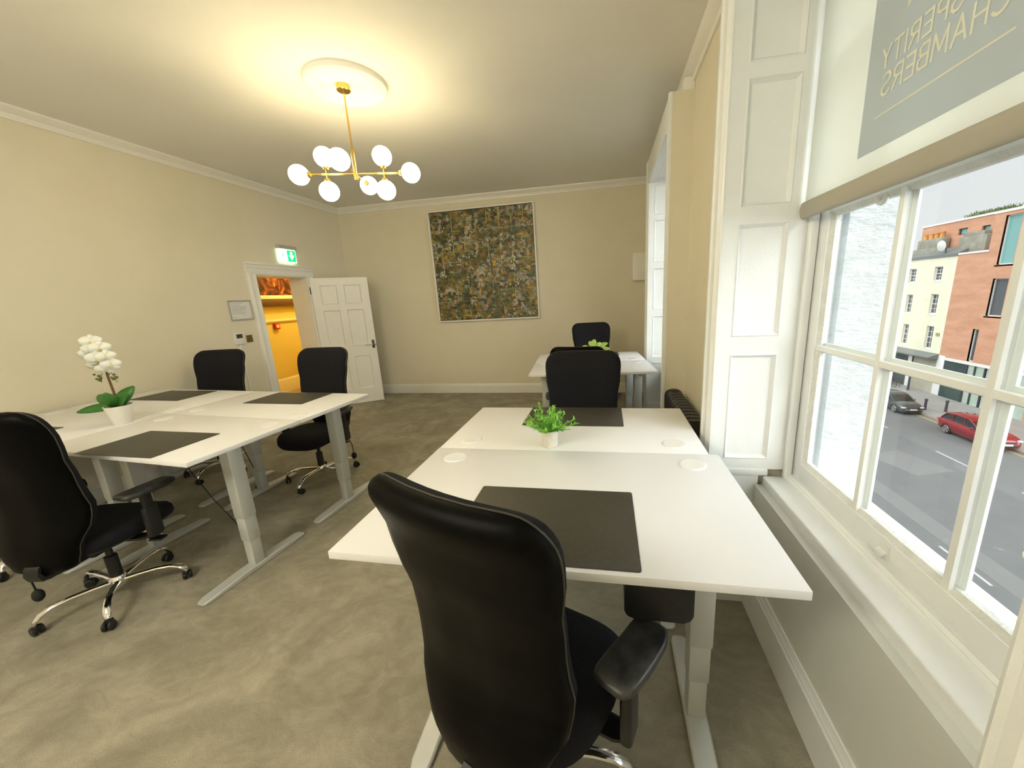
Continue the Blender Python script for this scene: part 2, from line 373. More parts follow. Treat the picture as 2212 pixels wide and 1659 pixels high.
# ------------------------------------------------------------------ windows
def window(n, y0, y1):
    w = struct('window_%d' % n)
    # architraves: moulded strips on the room face, returning round the box
    for (yo, sg, nm) in ((y1, 1, 0), (y0, -1, 1)):
        mb = MB(); pr = [(0.125, 0.655), (0.125, 0.478), (0.112, 0.470), (0.094, 0.470), (0.086, 0.478), (0.060, 0.480), (0.050, 0.474), (0.030, 0.476), (0.020, 0.488), (0.008, 0.486), (0.0, 0.490), (-0.0, 0.515), (0.012, 0.515), (0.012, 0.655)]
        mb.loft([[Vector((p[1], yo + sg * p[0], z)) for p in ([(0.125, 0.496)] + pr[1:11] + [(0.0, 0.496)])] for z in (0, 2.80 + 0.235)])
        mb.build('architrave', 'trim', w)
    mb = MB(); mb.box((0.478, y0 - 0.12, 2.83), (0.66, y1 + 0.12, 3.035), 0.004); mb.box((0.470, y0 - 0.0, 2.80), (0.50, y1 + 0.0, 2.85), 0.006); mb.build('head_casing', 'trim', w)
    # reveal linings with moulded panels
    zs = [0.745, 0.797, 1.308, 1.388, 1.868, 1.936, 2.405, 2.458, 2.775, 2.83]
    us = [0.4955, 0.556, 0.754, 0.842]
    H = {(1, 1), (1, 3), (1, 5), (1, 7)}
    mb = MB(); panelled(mb, us, zs, H, lambda u, z, d: Vector((u, y1 + d, z)), thick=0.011 + 0.02); mb.build('panelled_reveal', 'trim', w)
    mb = MB(); panelled(mb, us, zs, H, lambda u, z, d: Vector((u, y0 - d, z)), thick=0.011 + 0.02); mb.build('panelled_reveal', 'trim', w)
    mb = MB(); panelled(mb, us, [y0, y0 + 0.06, y1 - 0.06, y1], {(1, 1)}, lambda u, z, d: Vector((u, z, 2.80 + d)), thick=0.03); mb.build('soffit_panel', 'trim', w)
    # side walls of the recess below the sill
    mb = MB()
    for yy, sg in ((y1, 1), (y0, -1)):
        mb.box((0.494, yy, 0.0), (0.72, yy + sg * 0.012, 0.745)); mb.box((0.56, yy - sg * 0.006, 0.712), (0.76, yy + sg * 0.012, 0.745), 0.005)
    mb.build('recess_side', 'trim', w)
    mb = MB(); mb.box((0.706, y0 + 0.001, 0.0), (0.7435, y1 - 0.001, 0.664)); mb.build('recess_panel', 'wall_r', w)
    mb = MB(); mb.box((0.738, y0 - 0.0, 0.655), (0.95, y1 + 0.0, 0.711), 0.008, 3); mb.build('window_board', 'trim', w)
    # staff beads / pulley stiles
    mb = MB()
    mb.prism([(0.824, 0.711), (0.824, 0.725), (0.832, 0.731), (0.838, 0.727), (0.846, 0.737), (0.856, 0.735), (0.856, 0.711)], y0 + 0.0, y1 - 0.0, 'y')
    for yy, sg in ((y1, -1), (y0, 1)):
        mb.box((0.822, yy, 0.71), (0.856, yy + sg * 0.028, 2.80), 0.007, 3)
        mb.box((0.856, yy, 0.70), (0.955, yy + sg * 0.014, 2.80), 0.002)
    mb.box((0.850, y0 - 0.01, 0.64), (0.953, y1 + 0.01, 0.736)); mb.build('staff_bead', 'trim', w)
    # sashes
    def sash(x0, x1, z0, z1, rb, rt, nrow, name):
        ya, yb = y0 + 0.016, y1 - 0.016
        s_ = MB(); st = 0.068; sn = 0.134
        s_.box((x0, ya, z0), (x1, ya + sn, z1), 0.003); s_.box((x0, yb - st, z0), (x1, yb, z1), 0.003)
        s_.box((x0 + 0.0003, ya + sn - 0.004, z0 + 0.0004), (x1 - 0.0003, yb - st + 0.004, z0 + rb), 0.0025); s_.box((x0 + 0.0003, ya + sn - 0.004, z1 - rt), (x1 - 0.0003, yb - st + 0.004, z1 - 0.0004), 0.0025)
        f = s_.build(name, 'trim', w)
        g0, g1 = ya + sn, yb - st; ww = (g1 - g0) / 3; h0, h1 = z0 + rb, z1 - rt; hh = (h1 - h0) / nrow
        prof = [(-0.034, x1), (-0.034, x1 - 0.008), (-0.010, x1 - 0.012), (-0.010, x0 + 0.018), (-0.020, x0 + 0.012), (-0.016, x0 + 0.004), (0.016, x0 + 0.004), (0.020, x0 + 0.012), (0.010, x0 + 0.018), (0.010, x1 - 0.012), (0.034, x1 - 0.008), (0.034, x1)]
        prof = [(p[0] * 0.62, p[1]) for p in prof]
        for k in (1, 2):
            yy = g0 + ww * k; q = MB(); q.loft([[Vector((p[1], yy + p[0], z)) for p in prof] for z in (h0 - .004, h1 + .004)]); q.build('glazing_bar', 'trim', f)
        for k in range(1, nrow):
            zz = h0 + hh * k; q = MB(); q.loft([[Vector((p[1] + 0.0008, y, zz + p[0])) for p in prof] for y in (g0 - .004, g1 + .004)]); q.build('glazing_bar', 'trim', f)
        # ovolo moulding round the inside of the frame
        q = MB(); xm = x0 + 0.003
        for (a, bq, c_, d_) in ((g0, g1, h0, h1),):
            e = 0.016
            for seg in (((a, c_), (bq, c_), (bq - e, c_ + e), (a + e, c_ + e)), ((bq, c_), (bq, d_), (bq - e, d_ - e), (bq - e, c_ + e)), ((bq, d_), (a, d_), (a + e, d_ - e), (bq - e, d_ - e)), ((a, d_), (a, c_), (a + e, c_ + e), (a + e, d_ - e))):
                q.face([Vector((xm, *seg[0])), Vector((xm, *seg[1])), Vector((xm + 0.014, *seg[2])), Vector((xm + 0.014, *seg[3]))])
                q.face([Vector((xm + 0.014, *seg[3])), Vector((xm + 0.014, *seg[2])), Vector((x1 - 0.004, *seg[2])), Vector((x1 - 0.004, *seg[3]))])
        q.build('sash_moulding', 'oldpaint', f)
        for i in range(3):
            for j in range(nrow):
                q = MB(); q.box(((x0 + x1) / 2 + 0.006, g0 + ww * i, h0 + hh * j), ((x0 + x1) / 2 + 0.009, g0 + ww * (i + 1), h0 + hh * (j + 1))); q.build('pane', 'glass', f)
        return f
    lo = sash(0.858, 0.898, 0.735, 1.915, 0.080, 0.040, 2, 'lower_sash')
    up = sash(0.902, 0.942, 1.875, 2.83, 0.040, 0.06, 2, 'upper_sash')
    yl = 1.185 + (y0 - 0.467)
    # sash lift hook on the bottom rail
    mb = MB(); mb.box((0.852, yl - 0.02, 0.748), (0.860, yl + 0.02, 0.800), 0.003)
    mb.loft([[Vector((0.856 - dx, yl + wy, dz + tz)) for wy, tz in ((-hw, 0), (hw, 0), (hw, 0.005), (-hw, 0.005))] for dx, dz, hw in ((0, 0.776, 0.018), (0.012, 0.770, 0.018), (0.022, 0.764, 0.019), (0.030, 0.766, 0.020), (0.036, 0.775, 0.020), (0.038, 0.786, 0.017))])
    mb.build('sash_lift', 'white_plastic', lo)
    # ring pull under the meeting rail
    yr_ = 1.449 + (y0 - 0.467)
    mb = MB(); R0 = Vector((0.868, yr_, 1.866))
    mb.tube([R0 + Vector((0, 0.019 * math.cos(t), 0.019 * math.sin(t))) for t in [2 * PI * k / 24 for k in range(25)]], 0.007, 8)
    mb.build('ring_pull', 'white_plastic', lo)
    mb = MB(); mb.prism([(0.90, 0.60), (1.15, 0.60), (1.165, 0.615), (1.165, 0.638), (1.155, 0.648), (0.95, 0.695), (0.90, 0.705)], y0 - 0.03, y1 + 0.03, 'y'); o = mb.build('outer_sill', 'sill_out', w)
    return w
M['wall_r'] = noisy('recess_paint', (0.74, 0.755, 0.71), (0.76, 0.775, 0.73), 3, 0.35, 0.05, 60)
for i, (a, b_) in enumerate(bays): window(i + 1, a, b_)

# roller blind at the near window
bl = thing('roller_blind', 'cream roller blind with reversed grey print, half lowered over the near sash window', 'blind', (0.80, 1.136, 1.87))
def blx(z): return 0.0
mb = MB(); zt = 2.80 - 1.87
mb.box((-0.0012, -0.65, 0.05), (0.0012, 0.652, zt - 0.03)); mb.build('fabric', 'blind', bl)
mb = MB(); mb.lathe([(0.024, -0.652), (0.024, 0.654)], 24, M4=Matrix.Translation((0.0, 0, zt - 0.035)) @ Matrix.Rotation(-PI / 2, 4, 'X')); mb.build('roller', 'blind', bl)
mb = MB(); mb.loft([[Vector((-0.004 + 0.016 * math.cos(t), y, 0.028 + 0.034 * math.sin(t))) for t in [2 * PI * k / 16 for k in range(16)]] for y in (-0.652, 0.654)]); mb.build('bottom_bar', mat('blind_bar_shaded', (0.42, 0.40, 0.33), 0.9), bl)  # backlit shade of the bar is put into its darker colour
mb = MB(); mb.box((-0.0026, 0.957 - 1.136, 1.990 - 1.87), (-0.0014, 1.478 - 1.136, 2.775 - 1.87)); mb.build('printed_panel', 'blind_print', bl)
GL = {
 'P': [[(0, 0), (0, 1), (.38, 1), (.55, .88), (.55, .62), (.38, .5), (0, .5)]],
 'R': [[(0, 0), (0, 1), (.38, 1), (.55, .88), (.55, .62), (.38, .5), (0, .5)], [(.3, .5), (.58, 0)]],
 'O': [[(.35 + .35 * math.cos(t), .5 + .5 * math.sin(t)) for t in [2 * PI * k / 20 for k in range(21)]]],
 'S': [[(.52, .85), (.38, 1), (.16, 1), (.02, .85), (.02, .66), (.16, .54), (.38, .47), (.53, .34), (.53, .15), (.38, 0), (.15, 0), (0, .15)]],
 'E': [[(.5, 0), (0, 0), (0, 1), (.5, 1)], [(0, .5), (.44, .5)]],
 'I': [[(0, 0), (0, 1)]], 'T': [[(0, 1), (.6, 1)], [(.3, 1), (.3, 0)]], 'Y': [[(0, 1), (.3, .5), (.6, 1)], [(.3, .5), (.3, 0)]],
 'C': [[(.35 + .38 * math.cos(t), .5 + .5 * math.sin(t)) for t in [math.radians(a) for a in range(45, 316, 15)]]],
 'H': [[(0, 0), (0, 1)], [(.6, 0), (.6, 1)], [(0, .5), (.6, .5)]], 'A': [[(0, 0), (.33, 1), (.66, 0)], [(.11, .33), (.55, .33)]],
 'M': [[(0, 0), (.04, 1), (.38, .25), (.72, 1), (.76, 0)]],
 'B': [[(0, 0), (0, 1), (.36, 1), (.5, .88), (.5, .64), (.36, .52), (0, .52)], [(.36, .52), (.56, .4), (.56, .12), (.4, 0), (0, 0)]]}
def write(mb, text, ystart, z0, h, dy, gap, t, x):
    """letters run along dy (+1/-1) in y from ystart (mirrored print reads backwards from inside)"""
    cur = 0.0; kx = 0
    for ch in text:
        wd = max(p[0] for st in GL[ch] for p in st)
        for st in GL[ch]:
            for a, b_ in zip(st, st[1:]):
                pa = Vector((x, ystart + dy * (cur + a[0]) * h, z0 + a[1] * h)); pb = Vector((x, ystart + dy * (cur + b_[0]) * h, z0 + b_[1] * h))
                d = (pb - pa).normalized() * t * 0.5; nn = Vector((0, -d.z, d.y)); kx += 1; off = Vector((-kx * 2e-5, 0, 0)); pa += off; pb += off
                mb.face([pa - d + nn, pb + d + nn, pb + d - nn, pa - d - nn])
        cur += wd + gap
    return cur * h
mb = MB()
# last letters sit at large y (seen from inside the words are mirrored)
def width(text, gap): return sum(max(p[0] for st in GL[c] for p in st) + gap for c in text) - gap
for text, y_hi, y_lo, z0, h in (('PROSPERITY', 1.412, 1.022, 2.2045, 0.0505), ('CHAMBERS', 1.397, 1.040, 2.131, 0.0545)):
    g = ((y_hi - y_lo) / h - width(text, 0)) / (len(text) - 1)
    write(mb, text, y_lo - 1.136, z0 - 1.87, h, 1, g, 0.0062, -0.0034)
mb.face([Vector((-0.0034, 1.417 - 1.136, 2.079 - 1.87)), Vector((-0.0034, 1.417 - 1.136, 2.0835 - 1.87)), Vector((-0.0034, 1.015 - 1.136, 2.0835 - 1.87)), Vector((-0.0034, 1.015 - 1.136, 2.079 - 1.87))])
for a0, a1 in (((1.337, 2.314), (1.337, 2.36)),): mb.face([Vector((-0.0034, 1.339 - 1.136, 2.312 - 1.87)), Vector((-0.0034, 1.339 - 1.136, 2.42 - 1.87)), Vector((-0.0034, 1.22 - 1.136, 2.42 - 1.87))])
mb.build('lettering', 'blind_letters', bl)

# ------------------------------------------------------------------ door
d1 = struct('door_1')
mb = MB()
ap = [(0, 0), (0.125, 0), (0.125, 0.022), (0.112, 0.030), (0.085, 0.030), (0.070, 0.018), (0.018, 0.016), (0.008, 0.022), (0, 0.018)]
mb.loft([[Vector((XL + p[1], DY0 - p[0] + 0.0, z)) for p in ap] for z in (0, DZ + 0.01)])
mb.loft([[Vector((XL + p[1], DY1 + p[0], z)) for p in ap] for z in (0, DZ + 0.01)])
mb.loft([[Vector((XL + p[1] + 0.001, y, DZ + p[0])) for p in ap] for y in (DY0 - 0.125, DY1 + 0.125)])
mb.box((XL, DY0 - 0.14, DZ + 0.118), (XL + 0.045, DY1 + 0.14, DZ + 0.145), 0.006)
mb.build('architrave', 'cream_trim', d1)
mb = MB(); mb.box((XL - 0.30, DY0 - 0.012, 0), (XL + 0.004, DY0 + 0.012, DZ)); mb.box((XL - 0.30, DY1 - 0.012, 0), (XL + 0.004, DY1 + 0.012, DZ)); mb.box((XL - 0.30, DY0, DZ - 0.012), (XL + 0.004, DY1, DZ + 0.012))
mb.build('door_lining', 'cream_trim', d1)
mb = MB(); mb.box((XL - 0.045, DY0 + 0.010, 0.93), (XL - 0.005, DY0 + 0.016, 1.03)); mb.build('strike_plate', 'dark', d1)
ang = math.atan2(0.452, 0.655)               # leaf swings into the room
leaf = bpy.data.objects.new('door_leaf', None); COL.objects.link(leaf); leaf.parent = d1; leaf.location = (XL + 0.028, DY1 + 0.010, 0.008); leaf.rotation_euler = (0, 0, ang)
LW, LH = 0.80, 2.035
us = [0, 0.115, 0.355, 0.445, 0.69, LW]; zs = [0, 0.235, 0.80, 0.965, 1.545, 1.635, 1.93, LH]
holes = {(1, 1), (3, 1), (1, 3), (3, 3), (1, 5), (3, 5)}
mb = MB(); panelled(mb, us, zs, holes, lambda u, z, d: Vector((u, 0.0 + d, z)), d=0.012, bw=0.02, thick=0.022)
panelled(mb, us, zs, holes, lambda u, z, d: Vector((u, 0.044 - d, z)), d=0.012, bw=0.02, thick=0.022)
lf = mb.build('leaf', 'cream_trim', leaf)
mb = MB(); mb.box((0.735, -0.008, 0.90), (0.775, 0.002, 1.035), 0.004); mb.lathe([(0.011, 0), (0.011, 0.045)], 16, M4=Matrix.Translation((0.755, 0, 0.965)) @ Matrix.Rotation(PI / 2, 4, 'X')); mb.build('lock_plate', 'dark', leaf)
mb = MB(); mb.tube([(0.755, -0.042, 0.965), (0.72, -0.046, 0.965), (0.635, -0.044, 0.962)], 0.009, 10); mb.build('lever_handle', 'steel', leaf)
mb = MB(); mb.lathe([(0.010, 0), (0.010, 0.006)], 16, M4=Matrix.Translation((0.787, 0, 0.955)) @ Matrix.Rotation(PI / 2, 4, 'X')); mb.build('deadlock', 'dbrass', leaf)
for z in (0.25, 1.80):
    mb = MB(); mb.cyl((-0.008, -0.006, z), (-0.008, -0.006, z + 0.10), 0.008, 10); mb.build('hinge', 'dark', leaf)
# collapse: leaf empty children stay as sub-parts

# hall beyond the door
HX = -6.24
mb = MB(); mb.box((HX - 0.1, 3.2, 0), (HX, 7.9, 3.2)); mb.box((HX, 3.1, 0), (XL - 0.28, 3.2, 3.2)); mb.box((HX, 7.9, 0), (XL - 0.28, 8.0, 3.2)); mb.box((HX - 0.1, 3.1, 3.2), (XL - 0.28, 8.0, 3.3))
mb.box((XL - 0.30, YB + 0.2, 0), (XL - 0.28, 8.0, 3.2)); tag(mb.build('wall_hall', 'hallwall'), kind='structure')
mb = MB(); sweep_y(mb, [(0, 1.355), (0.02, 1.36), (0.035, 1.385), (0.03, 1.41), (0, 1.415)], 3.2, 7.9, HX, 1); tag(mb.build('trim_4', 'halltrim'), kind='structure')
mb = MB(); sweep_y(mb, [(0, 0), (0.022, 0), (0.022, 0.24), (0.012, 0.27), (0, 0.28)], 3.2, 7.9, HX, 1); tag(mb.build('baseboard_hall', 'halltrim'), kind='structure')
mb = MB(); mb.box((HX + 0.001, 3.3, 0.0), (XL - 0.29, 7.8, 0.006)); tag(mb.build('floor_hall', 'hallfloor'), kind='structure')
pt = thing('painting', 'dark red and brown framed painting hung high in the yellow hall beyond the open door', 'painting', (HX + 0.02, 6.33, 2.22))
m = mat('dark_hall_painting', (0.1, 0.02, 0.01), 0.4); n, l, b = nt(m)
l.new(ramp(m, noise(m, texco(m), 5.5, 3, 0.5, 1.5), [(0.42, (0.03, 0.006, 0.003)), (0.55, (0.16, 0.03, 0.01)), (0.64, (0.42, 0.10, 0.02)), (0.74, (0.55, 0.33, 0.12))]), b.inputs['Base Color'])
mb = MB(); mb.box((-0.004, -0.60, -0.35), (0.012, 0.60, 0.35)); mb.build('canvas', m, pt)
mb = MB()
for lo, hi in (((-0.015, -0.66, -0.42), (0.03, 0.66, -0.35)), ((-0.015, -0.66, 0.35), (0.03, 0.66, 0.42)), ((-0.015, -0.66, -0.35), (0.03, -0.60, 0.35)), ((-0.015, 0.60, -0.35), (0.03, 0.66, 0.35))): mb.box(lo, hi, 0.006)
mb.build('frame', 'halltrim', pt)
mb = MB(); mb.box((HX, 5.5, 1.665), (HX + 0.09, 7.2, 1.775), 0.006); tag(mb.build('coat_shelf', 'hallwood'), 'long dark wooden rail on the yellow hall wall under the painting', 'shelf')
fa = thing('fire_alarm_point', 'small red fire alarm call point below the chair rail in the yellow hall', 'fire alarm', (HX + 0.001, 6.17, 1.29))
mb = MB(); mb.box((0, -0.055, -0.055), (0.05, 0.055, 0.055), 0.006); mb.build('housing', 'red', fa)
mb = MB(); mb.box((0.05, -0.03, -0.03), (0.054, 0.03, 0.03), 0.001); mb.build('push_plate', 'halltrim', fa)
hl = bpy.data.lights.new('hall_lamp', 'POINT'); hl.energy = 34; hl.color = (1, 0.93, 0.55); hl.shadow_soft_size = 0.15
o = bpy.data.objects.new('hall_lamp', hl); COL.objects.link(o); o.location = (-5.35, 6.6, 2.9)

# ------------------------------------------------------------------ wall fittings
es = thing('exit_sign', 'illuminated green and white emergency exit sign above the door', 'exit sign', (XL, 4.815, 2.25))
mb = MB(); mb.box((0, -0.155, 0.175), (0.055, 0.155, 0.225), 0.006); mb.build('housing', 'alu', es)
mb = MB(); mb.box((0.02, -0.145, 0.0), (0.028, 0.145, 0.178), 0.002); mb.build('light_panel', emis('exit_panel_white', (0.70, 1.0, 0.75), 1.1), es)
mb = MB(); mb.box((0.0285, -0.005, 0.012), (0.0295, 0.138, 0.165)); mb.build('green_field', emis('exit_panel_green', (0.0, 0.50, 0.12), 0.9), es)
mb = MB(); mb.prism([(0.045, 0.145), (0.085, 0.145), (0.085, 0.10), (0.115, 0.10), (0.065, 0.035), (0.015, 0.10), (0.045, 0.10)], 0.030, 0.0308, 'x'); mb.build('arrow', emis('exit_arrow_white', (0.75, 1.0, 0.8), 1.0), es)
mb = MB()
for lo, hi in (((-0.13, 0.02), (-0.126, 0.16)), ((-0.02, 0.02), (-0.016, 0.16)), ((-0.13, 0.156), (-0.016, 0.16)), ((-0.13, 0.02), (-0.016, 0.024))): mb.box((0.0285, *lo), (0.0293, *hi))
mb.prism([(-0.088, 0.125), (-0.072, 0.13), (-0.062, 0.10), (-0.045, 0.095), (-0.045, 0.088), (-0.066, 0.088), (-0.072, 0.075), (-0.052, 0.06), (-0.052, 0.035), (-0.06, 0.035), (-0.062, 0.055), (-0.088, 0.07), (-0.11, 0.045), (-0.116, 0.05), (-0.096, 0.08)], 0.0285, 0.0293, 'x')
mb.lathe([(0.009, 0), (0.009, 0.0008)], 14, M4=Matrix.Translation((0.0285, -0.078, 0.142)) @ Matrix.Rotation(PI / 2, 4, 'Y')); mb.build('running_figure', emis('exit_pale_green', (0.25, 0.85, 0.42), 0.7), es)

cf = thing('framed_notice', 'silver framed printed notice on the left wall beside the door', 'notice', (XL, 3.96, 1.62))
mb = MB()
for lo, hi in (((0, -0.152, -0.122), (0.014, 0.152, -0.104)), ((0, -0.152, 0.104), (0.014, 0.152, 0.122)), ((0, -0.152, -0.104), (0.014, -0.134, 0.104)), ((0, 0.134, -0.104), (0.014, 0.152, 0.104))): mb.box(lo, hi, 0.003)
mb.build('frame', 'alu', cf)
mb = MB(); mb.box((0.002, -0.136, -0.106), (0.005, 0.136, 0.106)); mb.build('paper', 'paper', cf)
mb = MB()
for k, (z, w0, w1) in enumerate(((0.08, -0.115, 0.03), (0.062, -0.115, 0.0), (0.044, -0.115, 0.07), (0.030, -0.115, 0.085), (0.016, -0.115, 0.06), (0.002, -0.115, 0.08), (-0.012, -0.115, 0.02), (-0.028, -0.115, 0.075), (-0.044, -0.115, 0.04), (-0.062, 0.02, 0.06), (-0.085, -0.115, -0.06))):
    mb.box((0.005, w0, z), (0.0056, w1, z + 0.004))
mb.box((0.005, 0.105, -0.095), (0.0056, 0.118, -0.082)); mb.build('print', 'ink', cf)
th = thing('thermostat', 'white wall thermostat with a dark screen left of the door', 'thermostat', (XL, 3.855, 1.28))
mb = MB(); mb.box((0, -0.062, -0.07), (0.024, 0.062, 0.07), 0.005); mb.build('housing', 'white_plastic', th)
mb = MB(); mb.box((0.0235, -0.042, 0.005), (0.0255, 0.036, 0.055), 0.001); mb.build('screen', 'dark', th)
mb = MB(); mb.box((0, 3.855 - 0.010, 0.166), (0.012, 3.855 + 0.010, 1.21), 0.002); tag(mb.build('cable_trunking', 'white_plastic', loc=(XL, 0, 0)), 'thin white cable trunking running down the wall from the thermostat', 'trunking')
sw = thing('light_switch', 'square aged brass light switch beside the white thermostat', 'light switch', (XL, 3.995, 1.265))
mb = MB(); mb.box((0, -0.042, -0.045), (0.006, 0.042, 0.045), 0.002); mb.build('plate', 'dbrass', sw)
mb = MB(); mb.lathe([(0.016, 0), (0.012, 0.008), (0.0, 0.009)], 16, M4=Matrix.Translation((0.006, 0, 0)) @ Matrix.Rotation(PI / 2, 4, 'Y')); mb.build('rocker', 'dbrass', sw)
bx = thing('electrical_box', 'small white electrical box on the back wall beside the far window', 'electrical box', (0.515, YB, 1.97))
mb = MB(); mb.box((-0.122, -0.09, -0.20), (0.135, 0, 0.20), 0.006); mb.build('housing', 'cream_trim', bx)
mb = MB(); mb.box((-0.118, -0.098, -0.196), (0.131, -0.089, 0.165), 0.004); mb.build('lid', 'cream_trim', bx)
mb = MB(); mb.lathe([(0.010, 0), (0.008, 0.012), (0.0, 0.013)], 14, M4=Matrix.Translation((-1.032, YB, 2.137)) @ Matrix.Rotation(PI / 2, 4, 'X')); tag(mb.build('wall_hook', 'white_plastic'), 'tiny white hook on the back wall just right of the big painting', 'hook')

# abstract painting
m = mat('abstract_paint', (0.2, 0.2, 0.1), 0.45); n, l, b = nt(m); v = texco(m, (1, 1, 1))
base = ramp(m, noise(m, v, 4.5, 8, 0.72, 0.9), [(0.34, (0.012, 0.016, 0.010)), (0.42, (0.055, 0.060, 0.014)), (0.48, (0.04, 0.075, 0.045)), (0.54, (0.16, 0.10, 0.018)), (0.60, (0.30, 0.21, 0.035)), (0.70, (0.22, 0.24, 0.19))])
vor = n.new('ShaderNodeTexVoronoi'); vor.inputs['Scale'].default_value = 21; vor.inputs['Randomness'].default_value = 0.85; vor.distance = 'CHEBYCHEV'
l.new(v, vor.inputs['Vector'])
sepc = n.new('ShaderNodeSeparateColor'); l.new(vor.outputs['Color'], sepc.inputs[0])
cellc = ramp(m, sepc.outputs[0], [(0.0, (0.03, 0.09, 0.08)), (0.2, (0.025, 0.022, 0.012)), (0.42, (0.11, 0.09, 0.02)), (0.60, (0.26, 0.17, 0.02)), (0.76, (0.30, 0.30, 0.26)), (0.88, (0.34, 0.10, 0.03)), (0.97, (0.50, 0.52, 0.47))])
r1 = mix(m, ramp(m, noise(m, v, 3.1, 3), [(0.40, (0.15, 0.15, 0.15)), (0.55, (0.9, 0.9, 0.9))]), base, cellc)
v2 = n.new('ShaderNodeTexVoronoi'); v2.feature = 'DISTANCE_TO_EDGE'; v2.inputs['Scale'].default_value = 6.5; mp2 = texco(m, (1, 1, 1.25)); l.new(mp2, v2.inputs['Vector'])
r2 = mix(m, ramp(m, v2.outputs['Distance'], [(0.0, (0.85, 0.85, 0.85)), (0.022, (0, 0, 0))]), r1, ramp(m, noise(m, v, 6, 2), [(0.40, (0.58, 0.42, 0.03)), (0.52, (0.30, 0.34, 0.10)), (0.62, (0.02, 0.02, 0.012))]))
v3 = n.new('ShaderNodeTexVoronoi'); v3.inputs['Scale'].default_value = 30; l.new(v, v3.inputs['Vector'])
spots = mix(m, ramp(m, noise(m, texco(m, (1.3, 1.3, 1.3)), 5, 2), [(0.55, (0, 0, 0)), (0.60, (1, 1, 1))]), (0.0, 0.0, 0.0), ramp(m, v3.outputs['Distance'], [(0.28, (1, 1, 1)), (0.42, (0, 0, 0))]))
r3 = mix(m, spots, r2, (0.60, 0.60, 0.52))
v4 = n.new('ShaderNodeTexVoronoi'); v4.inputs['Scale'].default_value = 13; l.new(v, v4.inputs['Vector'])
sp2 = mix(m, ramp(m, noise(m, texco(m, (1, 1, 1)), 8.5, 2), [(0.60, (0, 0, 0)), (0.64, (1, 1, 1))]), (0.0, 0.0, 0.0), ramp(m, v4.outputs['Distance'], [(0.30, (1, 1, 1)), (0.5, (0, 0, 0))]))
r4 = mix(m, sp2, r3, (0.55, 0.36, 0.02))
def gridlines(sx, sy, sz, w0, seedscale):
    mpx = texco(m, (sx, sy, sz)); wv = n.new('ShaderNodeTexWave'); wv.wave_type = 'BANDS'; wv.bands_direction = 'X' if sx > sz else 'Z'
    wv.inputs['Scale'].default_value = 1.0; wv.inputs['Distortion'].default_value = 0.9; wv.inputs['Detail'].default_value = 1.0; wv.inputs['Detail Scale'].default_value = 0.6; l.new(mpx, wv.inputs['Vector'])
    return mix(m, ramp(m, noise(m, texco(m), seedscale, 2), [(0.50, (0, 0, 0)), (0.56, (1, 1, 1))]), (0.0, 0.0, 0.0), ramp(m, wv.outputs[0], [(w0, (0, 0, 0)), (1.0, (0.9, 0.9, 0.9))]))
r5 = mix(m, gridlines(1.6, 0.1, 0.2, 0.985, 3.7), r4, (0.62, 0.52, 0.16)); r6 = mix(m, gridlines(0.2, 0.1, 2.0, 0.985, 4.6), r5, (0.30, 0.46, 0.32))
l.new(r6, b.inputs['Base Color']); bump(m, noise(m, v, 50, 4), 0.4, 0.006)
pa = thing('abstract_painting', 'large square abstract painting in dark greens and ochres in a thin white frame', 'painting', (-1.945, YB, 2.142))
PW, PH = 1.75, 1.765
mb = MB(); mb.box((-PW / 2 + 0.03, -0.035, -PH / 2 + 0.03), (PW / 2 - 0.03, -0.012, PH / 2 - 0.03)); mb.build('canvas', m, pa)
mb = MB(); t = 0.024
for lo, hi in (((-PW / 2, -0.05, -PH / 2), (PW / 2, 0, -PH / 2 + t)), ((-PW / 2, -0.05, PH / 2 - t), (PW / 2, 0, PH / 2)), ((-PW / 2, -0.05, -PH / 2 + t), (-PW / 2 + t, 0, PH / 2 - t)), ((PW / 2 - t, -0.05, -PH / 2 + t), (PW / 2, 0, PH / 2 - t))): mb.box(lo, hi, 0.003)
mb.build('frame', 'cream_trim', pa)
pa.rotation_euler = (0, math.radians(-0.4), 0)

# ------------------------------------------------------------------ ceiling rose and chandelier
mb = MB(); mb.lathe([(0.280, 0), (0.280, -0.034), (0.272, -0.042), (0.256, -0.046), (0.250, -0.030), (0.243, -0.026), (0.236, -0.036), (0.222, -0.040), (0.212, -0.026), (0.205, -0.020), (0.198, -0.030), (0.184, -0.032), (0.176, -0.018), (0.10, -0.016), (0.0, -0.016)], 64, cap0=False)
tag(mb.build('ceiling_rose', 'ceiling', loc=(-1.865, 2.86, ZC)), 'round white plaster ceiling rose above the globe chandelier', 'ceiling rose')
ch = thing('chandelier', 'brass chandelier with eight lit white glass globes hanging from the ceiling rose', 'chandelier', (-1.893, 2.855, ZC - 0.016))
cz = 2.598 - (ZC - 0.016)
mb = MB(); mb.lathe([(0.0, 0), (0.048, 0), (0.048, -0.034), (0.044, -0.038), (0.0, -0.038)], 32); mb.build('canopy', 'brass', ch)
mb = MB(); mb.cyl((0, 0, -0.03), (0, 0, cz + 0.16), 0.0065, 14); mb.build('rod', 'brass', ch)
mb = MB(); mb.cyl((0, 0, cz + 0.165), (0, 0, cz - 0.045), 0.015, 20); mb.build('sleeve', 'brass', ch)
ax = Vector((0.961, 0.275, 0)); ay = Vector((-0.275, 0.961, 0)); c0 = Vector((0, 0, cz))
mb = MB(); mb.cyl(c0 - ax * 0.345, c0 + ax * 0.345, 0.0065, 12); mb.build('arm', 'brass', ch)
mb = MB(); mb.cyl(c0 - ay * 0.235, c0 + ay * 0.235, 0.0065, 12); mb.build('arm', 'brass', ch)
globes = []
